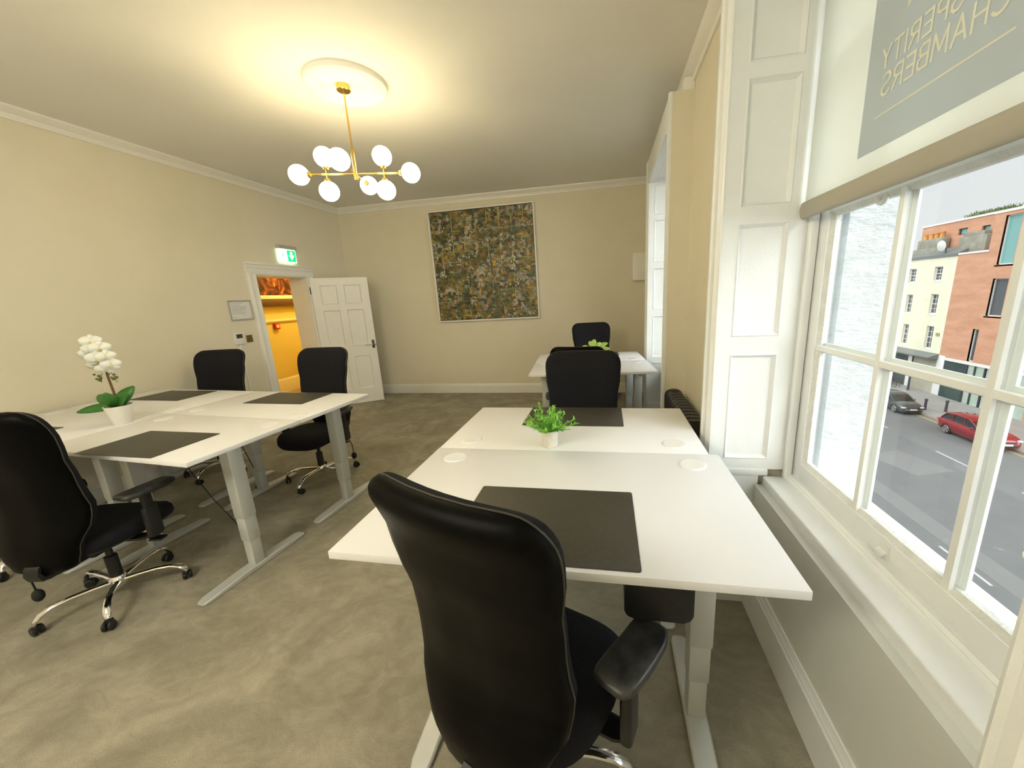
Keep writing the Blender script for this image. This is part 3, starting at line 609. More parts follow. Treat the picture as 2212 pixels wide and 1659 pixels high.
def lampunit(p, d):
    d = d.normalized(); q = d.to_track_quat('Z', 'Y').to_matrix().to_4x4()
    mb = MB(); mb.lathe([(0.0, -0.01), (0.018, -0.008), (0.024, 0.006), (0.024, 0.018), (0.0, 0.018)], 20, M4=Matrix.Translation(p) @ q); mb.build('lamp_holder', 'brass', ch)
    mb = MB(); mb.sphere(p + d * 0.080, 0.071, n=16); g = mb.build('globe', 'globe', ch)
for s_ in (-1, 1):
    lampunit(c0 + ax * 0.335 * s_, ax * s_); lampunit(c0 + ay * 0.225 * s_, ay * s_)
    st = c0 + ax * 0.213 * s_
    mb = MB(); mb.cyl(st - Vector((0, 0, 0.045)), st + Vector((0, 0, 0.045)), 0.0055, 10); mb.build('stub', 'brass', ch)
    lampunit(st + Vector((0, 0, 0.04)), Vector((0, 0, 1))); lampunit(st - Vector((0, 0, 0.04)), Vector((0, 0, -1)))

# unseen second chandelier, added behind the camera to brighten the foreground
M['globe_fill'] = emis('lit_opal_glass_rear', (1.0, 0.93, 0.76), 36.0)
fill_ch = dup(ch, (-1.893, -0.85, ZC - 0.016), 0.0, 'added fill chandelier with eight lit globes, unseen behind the viewer')
for o in list(bpy.data.objects):
    if o.parent == fill_ch and o.name.startswith('globe'):
        o.data = o.data.copy(); o.data.materials[0] = M['globe_fill']

# ------------------------------------------------------------------ desks
def make_desk(w, d, z, label, group, xin=0.14, box=False, fx=0.0, cy=0.0):
    """origin on the floor under the centre of the top; user side is -y"""
    t = thing('standing_desk', label, 'desk', group=group); th_ = 0.025
    mb = MB(); mb.box((-w / 2, -d / 2, z - th_), (w / 2, d / 2, z), 0.0018); mb.build('desktop', 'desk', t)
    for s_ in (-1, 1):
        x = s_ * (w / 2 - xin) + fx
        g = MB(); g.box((x - 0.040, cy - 0.040, 0.36), (x + 0.040, cy + 0.040, z - th_ - 0.04), 0.005)
        g.box((x - 0.036, cy - 0.036, 0.20), (x + 0.036, cy + 0.036, 0.37), 0.004); g.box((x - 0.032, cy - 0.032, 0.028), (x + 0.032, cy + 0.032, 0.21), 0.004)
        g.build('leg', 'legmetal', t)
        # foot: long bar with tapered, rounded ends
        f = MB(); secs = []
        for yy, hw, hh in ((-0.335, 0.018, 0.012), (-0.328, 0.030, 0.016), (-0.30, 0.037, 0.022), (-0.10, 0.040, 0.032), (0.10, 0.040, 0.032), (0.30, 0.037, 0.022), (0.328, 0.030, 0.016), (0.335, 0.018, 0.012)):
            secs.append([Vector((x + a, yy + cy, b_)) for a, b_ in ((-hw, 0.004), (hw, 0.004), (hw, hh - 0.005), (hw - 0.006, hh), (-hw + 0.006, hh), (-hw, hh - 0.005))])
        f.loft(secs); f.build('foot', 'legmetal', t)
        b_ = MB(); b_.box((x - 0.028, max(-0.26, cy - 0.26) if cy >= 0 else -0.29, z - th_ - 0.032), (x + 0.028, 0.24, z - th_), 0.003); b_.build('support_arm', 'legmetal', t)
    b_ = MB(); b_.box((-w / 2 + xin + fx, cy - 0.045, z - th_ - 0.04), (w / 2 - xin + fx, cy - 0.015, z - th_), 0.003); b_.box((-w / 2 + xin + fx, cy + 0.015, z - th_ - 0.04), (w / 2 - xin + fx, cy + 0.045, z - th_), 0.003); b_.build('crossbeam', 'legmetal', t)
    for s_ in (-1, 1):
        g = MB(); gx = s_ * (w / 2 - 0.125); gy = d / 2 - 0.105
        g.lathe([(0.0, 0.0006), (0.052, 0.0006), (0.052, 0.003), (0.046, 0.0055), (0.040, 0.0045), (0.0, 0.0045)], 32, c=(gx, gy, z - 0.0006))
        g.build('cable_grommet', 'grommet', t)
    return t
DG = 'white standing desks with silver T legs'
ZR = 0.92
def place(t, loc, rz): t.location = loc; t.rotation_euler = (0, 0, rz)
dr1 = make_desk(1.264, 0.752, ZR, 'white standing desk in the foreground by the near window, black chair pulled up', DG)
place(dr1, (-0.170, 1.188, 0), 0)
mb = MB(); mb.prism(rrect(0.185, 0.18, 0.025), -0.05, 0.05, 'y', 0.004)
o = mb.build('control_box', 'plastic', dr1); o.location = (0.305, -0.245, ZR - 0.026 - 0.09)
dr2 = make_desk(1.225, 0.655, ZR, 'white standing desk behind the foreground desk, with the leafy green plant at its near edge', DG)
place(dr2, (-0.187, 1.893, 0), PI)
ZL = 0.90; a5 = math.radians(5); ex = Vector((math.cos(a5), -math.sin(a5), 0)); ey = Vector((math.sin(a5), math.cos(a5), 0))
NR = Vector((-2.030, 1.345, 0)); wl, dl = 1.215, 0.650
lab = {(0, 0): 'white standing desk of the left cluster, front right, its corner nearest the empty floor', (1, 0): 'white standing desk of the left cluster, front left, under the near end of the wall',
       (0, 1): 'white standing desk of the left cluster, back right, nearest the open door', (1, 1): 'white standing desk of the left cluster, back left, against the left wall behind the orchid'}
ldesk = {}
proto = make_desk(wl, dl - 0.003, ZL, lab[(0, 0)], DG, fx=-0.10, cy=0.03)
proto2 = make_desk(wl, dl - 0.003, ZL, lab[(0, 1)], DG, fx=0.10, cy=-0.17)
for i in (0, 1):
    for j in (0, 1):
        c = NR - ex * (wl / 2 + i * (wl + 0.004)) + ey * (dl / 2 + j * dl)
        rz = -a5 + (PI if j else 0)
        if i == 0: place((proto, proto2)[j], c, rz)
        else: dup((proto, proto2)[j], c, rz, lab[(i, j)], DG)
ZF = 0.858
df1 = make_desk(1.25, 0.63, ZF, 'white standing desk at the far end of the room, its near half', DG, box=False)
place(df1, (-0.165, 3.87, 0), math.radians(4.5))
df2 = dup(df1, (-0.165 - 0.0496, 3.87 + 0.630, 0), math.radians(4.5) + PI, 'white standing desk at the far end of the room, its half nearest the back wall', DG)

# desk mats
def deskmat(cx_, cy_, z, w, d, rz, label):
    mb = MB(); mb.prism(rrect(w, d, 0.008, 3), 0, 0.0028, 'z', 0.0008)
    o = mb.build('desk_mat', 'mat', loc=(cx_, cy_, z + 0.0003)); o.rotation_euler = (0, 0, rz)
    tag(o, label, 'desk mat', 'dark leather desk mats'); return o
deskmat(-0.190, 1.022, ZR, 0.545, 0.39, 0, 'dark leather desk mat in front of the foreground chair')
deskmat(-0.190, 2.055, ZR, 0.550, 0.33, 0, 'dark leather desk mat behind the leafy green plant')
r5 = -math.radians(2)
deskmat(-2.567, 1.565, ZL, 0.555, 0.350, r5, 'dark leather desk mat on the front right desk of the left cluster')
deskmat(-2.550, 2.515, ZL, 0.555, 0.330, r5, 'dark leather desk mat on the back right desk of the left cluster')
deskmat(-3.835, 2.600, ZL, 0.560, 0.330, r5, 'dark leather desk mat behind the orchid, near the left wall')
deskmat(-3.905, 1.625, ZL, 0.555, 0.335, r5, 'dark leather desk mat beside the orchid, partly behind the near chair at the left')
deskmat(-0.150, 4.700 , ZF, 0.59, 0.28, math.radians(3), 'dark leather desk mat on the farthest desk under the pale fern')

# ------------------------------------------------------------------ chairs
def interp(t, pts):
    for (a, x), (b_, y) in zip(pts, pts[1:]):
        if t <= b_: 
            k = (t - a) / (b_ - a); k = k * k * (3 - 2 * k); return x + (y - x) * k
    return pts[-1][1]
def make_chair(label, group, dz=0.0, arms=True):
    c = thing('office_chair', label, 'chair', group=group)
    # five star base
    hub = MB(); hub.lathe([(0.0, 0.075), (0.032, 0.075), (0.040, 0.095), (0.040, 0.125), (0.030, 0.14), (0.0, 0.14)], 24); base = hub.build('base_hub', 'chrome', c)
    for k in range(5):
        a = 2 * PI * k / 5 + 0.35; ca, sa = math.cos(a), math.sin(a)
        secs = []
        for r, z, hw, hh in ((0.02, 0.108, 0.020, 0.014), (0.10, 0.118, 0.018, 0.012), (0.18, 0.124, 0.017, 0.011), (0.245, 0.120, 0.018, 0.011), (0.285, 0.100, 0.019, 0.010), (0.305, 0.078, 0.017, 0.010), (0.313, 0.060, 0.013, 0.008)):
            ring = []
            for q in range(10):
                t = 2 * PI * q / 10; ox, oz = hw * math.cos(t), hh * math.sin(t)
                rr = r + (oz * 0.7 if r > 0.27 else 0); ring.append(Vector((ca * rr - sa * ox, sa * rr + ca * ox, z + oz)))
            secs.append(ring)
        lg = MB(); lg.loft(secs); lg.build('base_leg', 'chrome', c)
        cs = MB(); cx_, cy_ = ca * 0.305, sa * 0.305; d = a + PI / 2 + 0.4 + k; dv = Vector((math.cos(d), math.sin(d), 0)); sv = Vector((-dv.y, dv.x, 0)); p = Vector((cx_, cy_, 0.026)) + dv * 0.012
        Q = Matrix.Translation(p) @ sv.to_track_quat('Z', 'Y').to_matrix().to_4x4()
        for s_ in (-1, 1): cs.lathe([(0.0, -0.009), (0.021, -0.009), (0.026, -0.004), (0.026, 0.004), (0.021, 0.009), (0.0, 0.009)], 16, M4=Q @ Matrix.Translation((0, 0, s_ * 0.013)))
        cs.box((cx_ - 0.014, cy_ - 0.014, 0.030), (cx_ + 0.014, cy_ + 0.014, 0.058), 0.006); cs.build('caster', 'plastic', c)
    mb = MB(); mb.lathe([(0.0, 0.13), (0.028, 0.13), (0.028, 0.27 + dz), (0.016, 0.275 + dz), (0.016, 0.37 + dz), (0.0, 0.37 + dz)], 20); mb.build('gas_lift', 'plastic', c)
    # mechanism and levers
    mb = MB(); mb.box((-0.085, -0.13, 0.345 + dz), (0.085, 0.12, 0.400 + dz), 0.012); mb.box((-0.03, -0.28, 0.345 + dz), (0.03, -0.08, 0.375 + dz), 0.008); mech = mb.build('tilt_mechanism', 'plastic', c)
    mb = MB(); mb.tube([(0.07, 0.02, 0.37 + dz), (0.16, 0.03, 0.36 + dz), (0.235, 0.035, 0.345 + dz)], 0.006, 8); mb.box((0.225, 0.010, 0.335 + dz), (0.295, 0.060, 0.350 + dz), 0.006); mb.build('lever', 'plastic', c)
    mb = MB(); mb.tube([(-0.07, -0.05, 0.37 + dz), (-0.15, -0.07, 0.36 + dz), (-0.22, -0.075, 0.348 + dz)], 0.006, 8); mb.box((-0.27, -0.095, 0.338 + dz), (-0.21, -0.055, 0.352 + dz), 0.006); mb.build('lever', 'plastic', c)
    # seat: cushion over plastic pan
    def seat_outline(s, n=40):
        out = []
        for k in range(n):
            t = 2 * PI * k / n; x, y = math.cos(t), math.sin(t); e = 0.58
            sx = math.copysign(abs(x) ** e, x); sy = math.copysign(abs(y) ** e, y)
            hw = 0.262 - 0.022 * (sy < 0) * (-sy)
            out.append((sx * hw * s, sy * 0.245 * s + 0.01))
        return out
    mb = MB(); secs = []
    for s, z in ((0.90, 0.415), (0.965, 0.418), (0.995, 0.432), (1.0, 0.452), (0.985, 0.476), (0.93, 0.494), (0.80, 0.503), (0.5, 0.500), (0.15, 0.497)):
        secs.append([Vector((x, y, z + dz - 0.032 * max(0, (y - 0.10) / 0.15) ** 2 + 0.012 * (abs(x) / 0.25) ** 2)) for x, y in seat_outline(s)])
    mb.loft(secs); mb.build('seat', 'fabric', c, smooth=60)
    mb = MB(); secs = []
    for s, z in ((0.45, 0.392), (0.80, 0.396), (0.94, 0.410), (0.97, 0.424)):
        secs.append([Vector((x, y, z + dz - 0.030 * max(0, (y - 0.10) / 0.15) ** 2 + 0.010 * (abs(x) / 0.25) ** 2)) for x, y in seat_outline(s)])
    mb.loft(secs); mb.build('seat_pan', 'plastic', c, smooth=60)
    # backrest: rear shell in vinyl, front cushion in fabric, piping between them
    Z0, Z1 = 0.375 + dz, 1.225 + dz
    HW = [(0, 0.120), (0.04, 0.150), (0.14, 0.182), (0.28, 0.232), (0.36, 0.242), (0.50, 0.230), (0.62, 0.232), (0.80, 0.252), (0.92, 0.258), (1.0, 0.258)]
    YC = [(0, -0.250), (0.14, -0.262), (0.36, -0.228), (0.54, -0.238), (0.77, -0.275), (1.0, -0.325)]
    ts = [0, 0.004, 0.012, 0.03, 0.06, 0.10, 0.15, 0.20, 0.26, 0.32, 0.38, 0.45, 0.52, 0.60, 0.68, 0.76, 0.83, 0.88, 0.915, 0.94, 0.96, 0.975, 0.987, 0.995, 1.0]
    def hw(t):
        w = interp(t, HW); r = 0.085
        if t > 0.90: w = w - r + math.sqrt(max(0, r * r - ((t - 0.90) / 0.10 * r) ** 2)) * 0.98
        if t < 0.03: w = w - 0.03 + math.sqrt(max(0, 0.03 ** 2 - ((0.03 - t) / 0.03 * 0.03) ** 2))
        return w
    def edge(t): 
        k = 1.0
        if t > 0.94: k = math.sqrt(max(0.0, 1 - ((t - 0.94) / 0.06) ** 2))
        if t < 0.03: k = math.sqrt(max(0.0, 1 - ((0.03 - t) / 0.03) ** 2))
        return k
    def pt(t, u, depth, grow=1.0):           # u -1..1, depth>0 forward
        w = hw(t) * grow; x = u * w; return Vector((x, interp(t, YC) + depth + 0.035 * (u * w / 0.25) ** 2, Z0 + (Z1 - Z0) * t))
    U = [-1, -0.985, -0.95, -0.88, -0.75, -0.5, -0.25, 0, 0.25, 0.5, 0.75, 0.88, 0.95, 0.985, 1]
    def prof(u): return max(0.0, 1 - abs(u) ** 7) ** 0.5
    mb = MB(); secs = []
    for t in ts:
        e = edge(t); fr = [pt(t, u, 0.002) for u in U]; bk = [pt(t, u, -(0.014 + 0.030 * prof(u) * (1.0 - 0.25 * math.exp(-(u / 0.08) ** 2) * (0.15 < t < 0.75))) * e) for u in reversed(U)]
        secs.append(fr + bk)
    mb.loft(secs); sh = mb.build('back_shell', 'vinyl', c, smooth=50)
    mb = MB(); secs = []
    for t in ts:
        e = edge(t); lum = 0.016 * math.exp(-((t - 0.40) / 0.16) ** 2)
        bk = [pt(t, u, 0.003, 0.985) for u in reversed(U)]; fr = [pt(t, u, 0.003 + (0.016 + (0.034 + lum) * prof(u)) * e, 0.985) for u in U]
        secs.append(fr + bk)
    mb.loft(secs); mb.build('back_cushion', 'fabric', c, smooth=50)
    loop = [pt(t, -1, 0.002, 1.002) for t in ts if 0.002 < t] + [pt(1.0, u, 0.002, 1.0) for u in (-0.5, 0, 0.5)] + [pt(t, 1, 0.002, 1.002) for t in reversed(ts) if 0.002 < t]
    mb = MB(); mb.tube(loop, 0.0026, 6, cap=True); mb.build('piping', 'piping', c)
    mb = MB(); secs = []
    for y, z in ((-0.10, 0.350), (-0.20, 0.352), (-0.300, 0.365), (-0.312, 0.40), (-0.300, 0.43), (-0.275, 0.45)):
        n0 = Vector((0, 0, 1)) if y > -0.22 else Vector((0, 1, 0)) if z > 0.4 else Vector((0, 0.7, 0.7))
        secs.append([Vector((s_ * 0.036, y, z + dz)) + n0 * o_ for s_, o_ in ((-1, -0.009), (1, -0.009), (1, 0.009), (-1, 0.009))])
    mb.loft(secs); mb.build('back_bracket', 'plastic', c)
    if arms:
        for s_ in (-1, 1):
            mb = MB(); x = s_ * 0.312
            mb.loft([[Vector((s_ * xx, yy + dy, zz + dz + oz)) for yy, oz in ((-0.03, -0.006), (0.03, -0.006), (0.03, 0.006), (-0.03, 0.006))] for xx, zz, dy in ((0.06, 0.385, -0.01), (0.20, 0.385, -0.01), (0.275, 0.392, -0.01), (0.304, 0.41, -0.01))])
            mb.loft([[Vector((x + px, py - 0.01, z + dz)) for px, py in rrect(0.034 * k, 0.078 * k2, 0.012, 3)] for z, k, k2 in ((0.395, 0.85, 0.75), (0.41, 1.0, 1.0), (0.56, 1.0, 1.0), (0.575, 0.9, 0.92), (0.576, 0.72, 0.72), (0.665, 0.72, 0.72))])
            post = mb.build('armrest', 'plastic', c)
            mb = MB(); Rz = Matrix.Rotation(math.radians(-13) * s_, 3, 'Z'); secs = []
            def outl(k, grow):
                o_ = []
                for i in range(28):
                    t = 2 * PI * i / 28; xx, yy = math.cos(t), math.sin(t); e_ = 0.42
                    px = math.copysign(abs(xx) ** e_, xx) * 0.056 * grow * (1 - 0.04 * yy); py = math.copysign(abs(yy) ** e_, yy) * 0.124 * grow
                    px += 0.006 * (py / 0.12) ** 2 * -s_
                    o_.append(Rz @ Vector((px, py, k)))
                return o_
            for k, g_ in ((0.0, 0.80), (0.004, 0.93), (0.012, 1.0), (0.022, 1.0), (0.029, 0.95), (0.032, 0.85), (0.031, 0.4)):
                secs.append([Vector((x + s_ * 0.012 + v_.x, -0.002 + v_.y, 0.662 + dz + v_.z)) for v_ in outl(k, g_)])
            mb.loft(secs); mb.build('arm_pad', 'armpad', post, smooth=50)
    # lumbar pump: bulb on a short hose
    mb = MB(); mb.tube([(-0.14, -0.14, 0.385 + dz), (-0.20, -0.17, 0.34 + dz), (-0.225, -0.175, 0.27 + dz), (-0.235, -0.165, 0.20 + dz)], 0.004, 8); mb.sphere((-0.238, -0.162, 0.165 + dz), 0.024, (1, 1, 1.5), 8); mb.build('lumbar_pump', 'rubber', c)
    return c
CG = 'black high-backed office chairs'
def rot_for(fx, fy): return math.atan2(-fx, fy)
fc = make_chair('black vinyl-backed office chair in the foreground, seen from behind at the nearest desk', CG)
place(fc, (-0.235, 0.935, 0), rot_for(0.36, 0.93))
dup(fc, (-2.84, 1.40, 0), rot_for(-0.2, 0.98), 'black office chair at the front right desk of the left cluster, seen from behind', CG)
dup(fc, (-3.98, 1.66, 0), rot_for(0.1, 1.0), 'black office chair cut off by the left edge of the photo, mostly hidden', CG)
dup(fc, (-3.93, 2.92, 0), rot_for(0.18, -1.0), 'black office chair by the left wall below the thermostat, behind the left cluster', CG)
dup(fc, (-2.70, 2.86, 0), rot_for(0.03, -1.0), 'black office chair in front of the open door, at the left cluster', CG)
dup(fc, (-0.165, 2.26, 0), rot_for(0.0, -1), 'black office chair facing the camera behind the leafy plant, middle desk', CG)
c6 = make_chair('black office chair seen from behind at the near side of the far desk', CG, dz=-0.072)
place(c6, (-0.245, 3.62, 0), rot_for(0.06, 1))
dup(fc, (-0.165, 4.83, 0), rot_for(0.16, -1), 'farthest black office chair, by the back wall behind the pale fern', CG)

# ------------------------------------------------------------------ plants
def leaf_blade(mb, p0, d, up, L, w, droop, n=6, fold=0.0):
    d = d.normalized(); side = d.cross(up).normalized(); up = side.cross(d)
    pr = []
    for i in range(n + 1):
        t = i / n; c_ = p0 + d * (L * t) + up * (-droop * t * t * L); ww = w * math.sin(PI * min(0.98, 0.12 + 0.86 * t)) ** 0.7
        pr.append((c_ - side * ww + up * fold * ww, c_, c_ + side * ww + up * fold * ww))
    for a, b_ in zip(pr, pr[1:]):
        mb.face([a[0], a[1], b_[1], b_[0]]); mb.face([a[1], a[2], b_[2], b_[1]])
def solidify(o, t):
    md = o.modifiers.new('thickness', 'SOLIDIFY'); md.thickness = t; return o
orc = thing('potted_orchid', 'white orchid in a white ceramic pot on the left desks', 'potted plant', (-3.275, 1.885, ZL))
mb = MB(); mb.lathe([(0.0, 0.0), (0.047, 0.0), (0.050, 0.004), (0.071, 0.124), (0.073, 0.128), (0.068, 0.128), (0.065, 0.116), (0.0, 0.116)], 40); mb.build('pot', 'ceramic', orc)
mb = MB(); mb.lathe([(0.0, 0.124), (0.04, 0.122), (0.064, 0.115)], 24, cap1=False); mb.build('soil', 'soil', orc)
for d, L, w, dr, nm in (((0.9, -0.3, 0.75), 0.155, 0.040, 0.55, 0), ((0.6, 0.5, 1.1), 0.15, 0.042, 0.35, 0), ((-1.0, -0.1, 0.62), 0.19, 0.038, 0.55, 0), ((-0.95, -0.75, 0.05), 0.215, 0.030, 0.45, 0), ((0.45, -0.7, 0.9), 0.12, 0.038, 0.5, 0)):
    mb = MB(); leaf_blade(mb, Vector((0.0, 0.0, 0.125)), Vector(d), Vector((0.55, -0.65, 0.55)), L, w, dr * 0.5, 8, 0.2); solidify(mb.build('leaf', 'leaf', orc, smooth=60), 0.003)
stem_path = [Vector((0.005, 0.0, 0.12)), Vector((-0.002, 0, 0.22)), Vector((-0.010, 0, 0.32)), Vector((-0.012, 0, 0.42)), Vector((-0.005, -0.01, 0.50)), Vector((0.01, -0.02, 0.56))]
mb = MB(); mb.tube(stem_path, [0.007, 0.006, 0.006, 0.005, 0.003, 0.002], 8); mb.tube([p + Vector((0.008, 0.0, 0)) for p in stem_path[:4]], 0.004, 6)
mb.tube([(-0.012, 0, 0.38), (-0.05, -0.01, 0.40), (-0.09, -0.01, 0.43)], 0.0022, 6); mb.tube([(-0.012, 0, 0.37), (-0.045, -0.01, 0.34), (-0.06, -0.01, 0.29)], 0.002, 6); mb.tube([(-0.012, 0, 0.36), (0.03, -0.01, 0.37), (0.06, -0.01, 0.33), (0.075, -0.01, 0.29)], 0.002, 6)
mb.build('stem', 'stem', orc)
rnd = random.Random(3)
def flower(c_, nrm, r):
    nrm = nrm.normalized(); q = nrm.to_track_quat('Z', 'Y').to_matrix()
    mb = MB()
    for k, (a, L, w) in enumerate(((90, 1.0, 0.40), (210, 0.95, 0.38), (330, 0.95, 0.38), (20, 1.1, 0.62), (160, 1.1, 0.62))):
        a = math.radians(a); d = Vector((math.cos(a), math.sin(a), 0.18)); leaf_blade(mb, c_ + q @ Vector((0, 0, 0.001 * k)), q @ d, q @ Vector((0, 0, 1)), r * L, r * w, 0.25, 5, -0.15)
    f = solidify(mb.build('flower', 'petal', orc, smooth=60), 0.0012)
    mb = MB(); mb.sphere(c_ + q @ Vector((0, -0.1 * r, 0.12 * r)), 0.16 * r, n=6); mb.build('flower_centre', 'petal_c', f)
for dx, dy, dz_, nx, nz, r in ((0.005, -0.05, 0.565, 0.3, 0.3, 0.05), (0.055, -0.04, 0.52, 0.7, 0.1, 0.050), (-0.035, -0.05, 0.55, -0.4, 0.4, 0.045), (-0.085, -0.03, 0.51, -0.8, 0.2, 0.048), (-0.075, -0.04, 0.465, -0.6, 0.0, 0.046), (-0.015, -0.06, 0.48, 0.0, -0.2, 0.055), (0.045, -0.06, 0.455, 0.4, -0.1, 0.054), (0.09, -0.04, 0.465, 0.9, 0.0, 0.045), (0.02, -0.06, 0.515, 0.1, 0.1, 0.050), (0.095, -0.03, 0.41, 0.6, -0.1, 0.046), (0.055, -0.045, 0.385, 0.3, -0.3, 0.044), (-0.115, -0.02, 0.425, -0.7, -0.1, 0.042), (-0.08, -0.03, 0.405, -0.2, -0.4, 0.036), (0.02, -0.05, 0.425, 0.2, -0.4, 0.04)):
    flower(Vector((dx * 0.85 + 0.02, dy, dz_)), Vector((nx + 0.6, -1, nz)), r)
for dx, dz_ in ((-0.095, 0.345), (-0.06, 0.335), (-0.085, 0.315), (-0.065, 0.305), (-0.05, 0.32), (0.03, 0.345), (0.045, 0.325), (0.06, 0.315), (0.075, 0.345), (0.055, 0.365), (0.085, 0.325), (0.07, 0.375)):
    mb = MB(); mb.sphere((dx, -0.015, dz_), rnd.uniform(0.006, 0.011), n=6); mb.build('bud', 'bud', orc)

gp = thing('potted_herb', 'bushy bright green artificial plant in a small pale stone pot on the right desks', 'potted plant', (-0.268, 1.622, ZR))
mb = MB(); mb.lathe([(0.0, 0), (0.034, 0), (0.037, 0.004), (0.0385, 0.078), (0.036, 0.080), (0.034, 0.070), (0.0, 0.070)], 32); mb.build('pot', 'stone_pot', gp)
mb = MB(); mb.lathe([(0, 0.074), (0.033, 0.072)], 20, cap1=False); mb.build('soil', 'soil', gp)
mb = MB(); rnd = random.Random(11)
for k in range(60):
    a = rnd.uniform(0, 2 * PI); el = math.radians(rnd.choice([85, 70, 55, 45, 35, 25, 62, 30]) + rnd.uniform(-8, 8)); L = rnd.uniform(0.08, 0.135) * (1.1 if el > 0.8 else 1.0)
    d = Vector((math.cos(a) * math.cos(el), math.sin(a) * math.cos(el), math.sin(el))); p0 = Vector((math.cos(a) * 0.014, math.sin(a) * 0.014, 0.072))
    P = [p0 + d * L * t + Vector((0, 0, -0.012 * t * t * math.cos(el))) for t in (0, .25, .5, .75, 1)]
    mb.tube(P, 0.0008, 4)
    for q in range(30):
        t = rnd.uniform(0.18, 1.0); c_ = P[0].lerp(P[4], t); aa = rnd.uniform(0, 2 * PI); side = Vector((math.cos(aa), math.sin(aa), rnd.uniform(-0.3, 0.6)))
        leaf_blade(mb, c_, (side + d * 0.7), Vector((0.1, 0.2, 1)), rnd.uniform(0.012, 0.021), 0.0031, 0.2, 2)
tag(mb.build('foliage', 'green', gp, smooth=60), kind='stuff')
FS = 1.18
fp = thing('potted_fern', 'pale lime fern on the farthest desk, showing above a chair back', 'potted plant', (-0.150, 4.26, ZF))
mb = MB(); mb.lathe([(0.0, 0), (0.05, 0), (0.06, 0.09), (0.054, 0.09), (0.052, 0.08), (0.0, 0.08)], 28); mb.build('pot', 'ceramic', fp)
for d, L in (((0.05, 0, 1.0), 0.19), ((-0.55, 0, 0.55), 0.16), ((0.75, 0.0, 0.85), 0.21), ((0.9, -0.1, 0.55), 0.19), ((1.0, -0.2, 0.25), 0.16), ((-0.8, -0.3, 0.35), 0.14), ((-0.2, 0.2, 0.9), 0.17), ((0.2, -0.4, 0.5), 0.14), ((0.4, 0.3, 0.8), 0.17), ((-0.9, 0.2, 0.3), 0.15)):
    mb = MB(); L *= FS; dd = Vector(d).normalized(); sd = dd.cross(Vector((0, 1, 0.1))).normalized(); p0 = Vector((0, 0, 0.085))
    for i in range(14):
        t = 0.25 + 0.75 * i / 14; c_ = p0 + dd * L * t + Vector((0, 0, -0.06 * t * t * L / 0.2)); w_ = 0.034 * math.sin(PI * (0.15 + 0.8 * i / 14))
        for s_ in (-1, 1): leaf_blade(mb, c_, sd * s_ + dd * 0.6, Vector((0, -1, 0.3)), w_, 0.0042, 0.1, 3)
    mb.tube([p0 + dd * L * t + Vector((0, 0, -0.06 * t * t * L / 0.2)) for t in (0, .25, .5, .75, 1)], 0.0016, 4)
    tag(mb.build('frond', 'lime', fp, smooth=60))

# ------------------------------------------------------------------ heater in the alcove
ht = thing('oil_radiator', 'black upright heater standing in the alcove between the windows', 'heater', (0.545, 2.72, 0))
mb = MB()
for k in range(11):
    y = -0.36 + 0.072 * k
    mb.loft([[Vector((p[0], y + dy, p[1] + 0.44)) for p in rrect(0.135 - e, 0.72 - e, 0.045, 5)] for dy, e in ((-0.026, 0.02), (-0.018, 0.0), (0.018, 0.0), (0.026, 0.02))])
mb.cyl((0, -0.38, 0.16), (0, 0.38, 0.16), 0.02, 12); mb.cyl((0, -0.38, 0.70), (0, 0.38, 0.70), 0.02, 12); mb.build('fins', 'black', ht)
mb = MB(); mb.prism(rrect(0.14, 0.73, 0.05, 5, 0, 0.44), 0.36, 0.42, 'y', 0.01); mb.build('end_cover', 'black', ht)
for yy in (-0.28, 0.28):
    mb = MB(); mb.box((-0.06, yy - 0.02, 0.04), (0.06, yy + 0.02, 0.085), 0.008)
    for s_ in (-1, 1): mb.lathe([(0, -0.012), (0.026, -0.012), (0.026, 0.012), (0, 0.012)], 14, M4=Matrix.Translation((s_ * 0.055, yy, 0.026)) @ Matrix.Rotation(PI / 2, 4, 'X'))
    mb.build('wheel_foot', 'plastic', ht)

# ------------------------------------------------------------------ cables
mb = MB(); mb.tube([(-2.93, 2.30, 0.84), (-2.95, 2.33, 0.78), (-3.05, 2.44, 0.55), (-3.03, 2.46, 0.40), (-3.13, 2.58, 0.20), (-3.185, 2.62, 0.06)], 0.0035, 8)
pc = thing('power_cable', 'black power cable with a plug hanging from the left cluster to the carpet', 'cable', (0, 0, 0)); mb.build('cord', 'cable', pc)
mb = MB(); mb.lathe([(0, 0.055), (0.008, 0.05), (0.022, 0.03), (0.026, 0.012), (0.020, 0.002), (0, 0.002)], 16, c=(-3.195, 2.63, 0)); mb.build('plug', 'rubber', pc)
mb = MB(); mb.tube([(-3.15, 2.08, 0.60), (-3.055, 2.04, 0.48), (-2.85, 2.0, 0.27), (-2.70, 1.985, 0.12), (-2.55, 1.94, 0.012), (-2.40, 1.86, 0.008), (-2.272, 1.78, 0.045), (-2.215, 1.735, 0.047), (-2.205, 1.70, 0.010), (-2.25, 1.64, 0.006)], 0.0035, 8)
tag(mb.build('power_cable', 'cable'), 'thin dark cord trailing over the front right desk foot of the left cluster', 'cable')

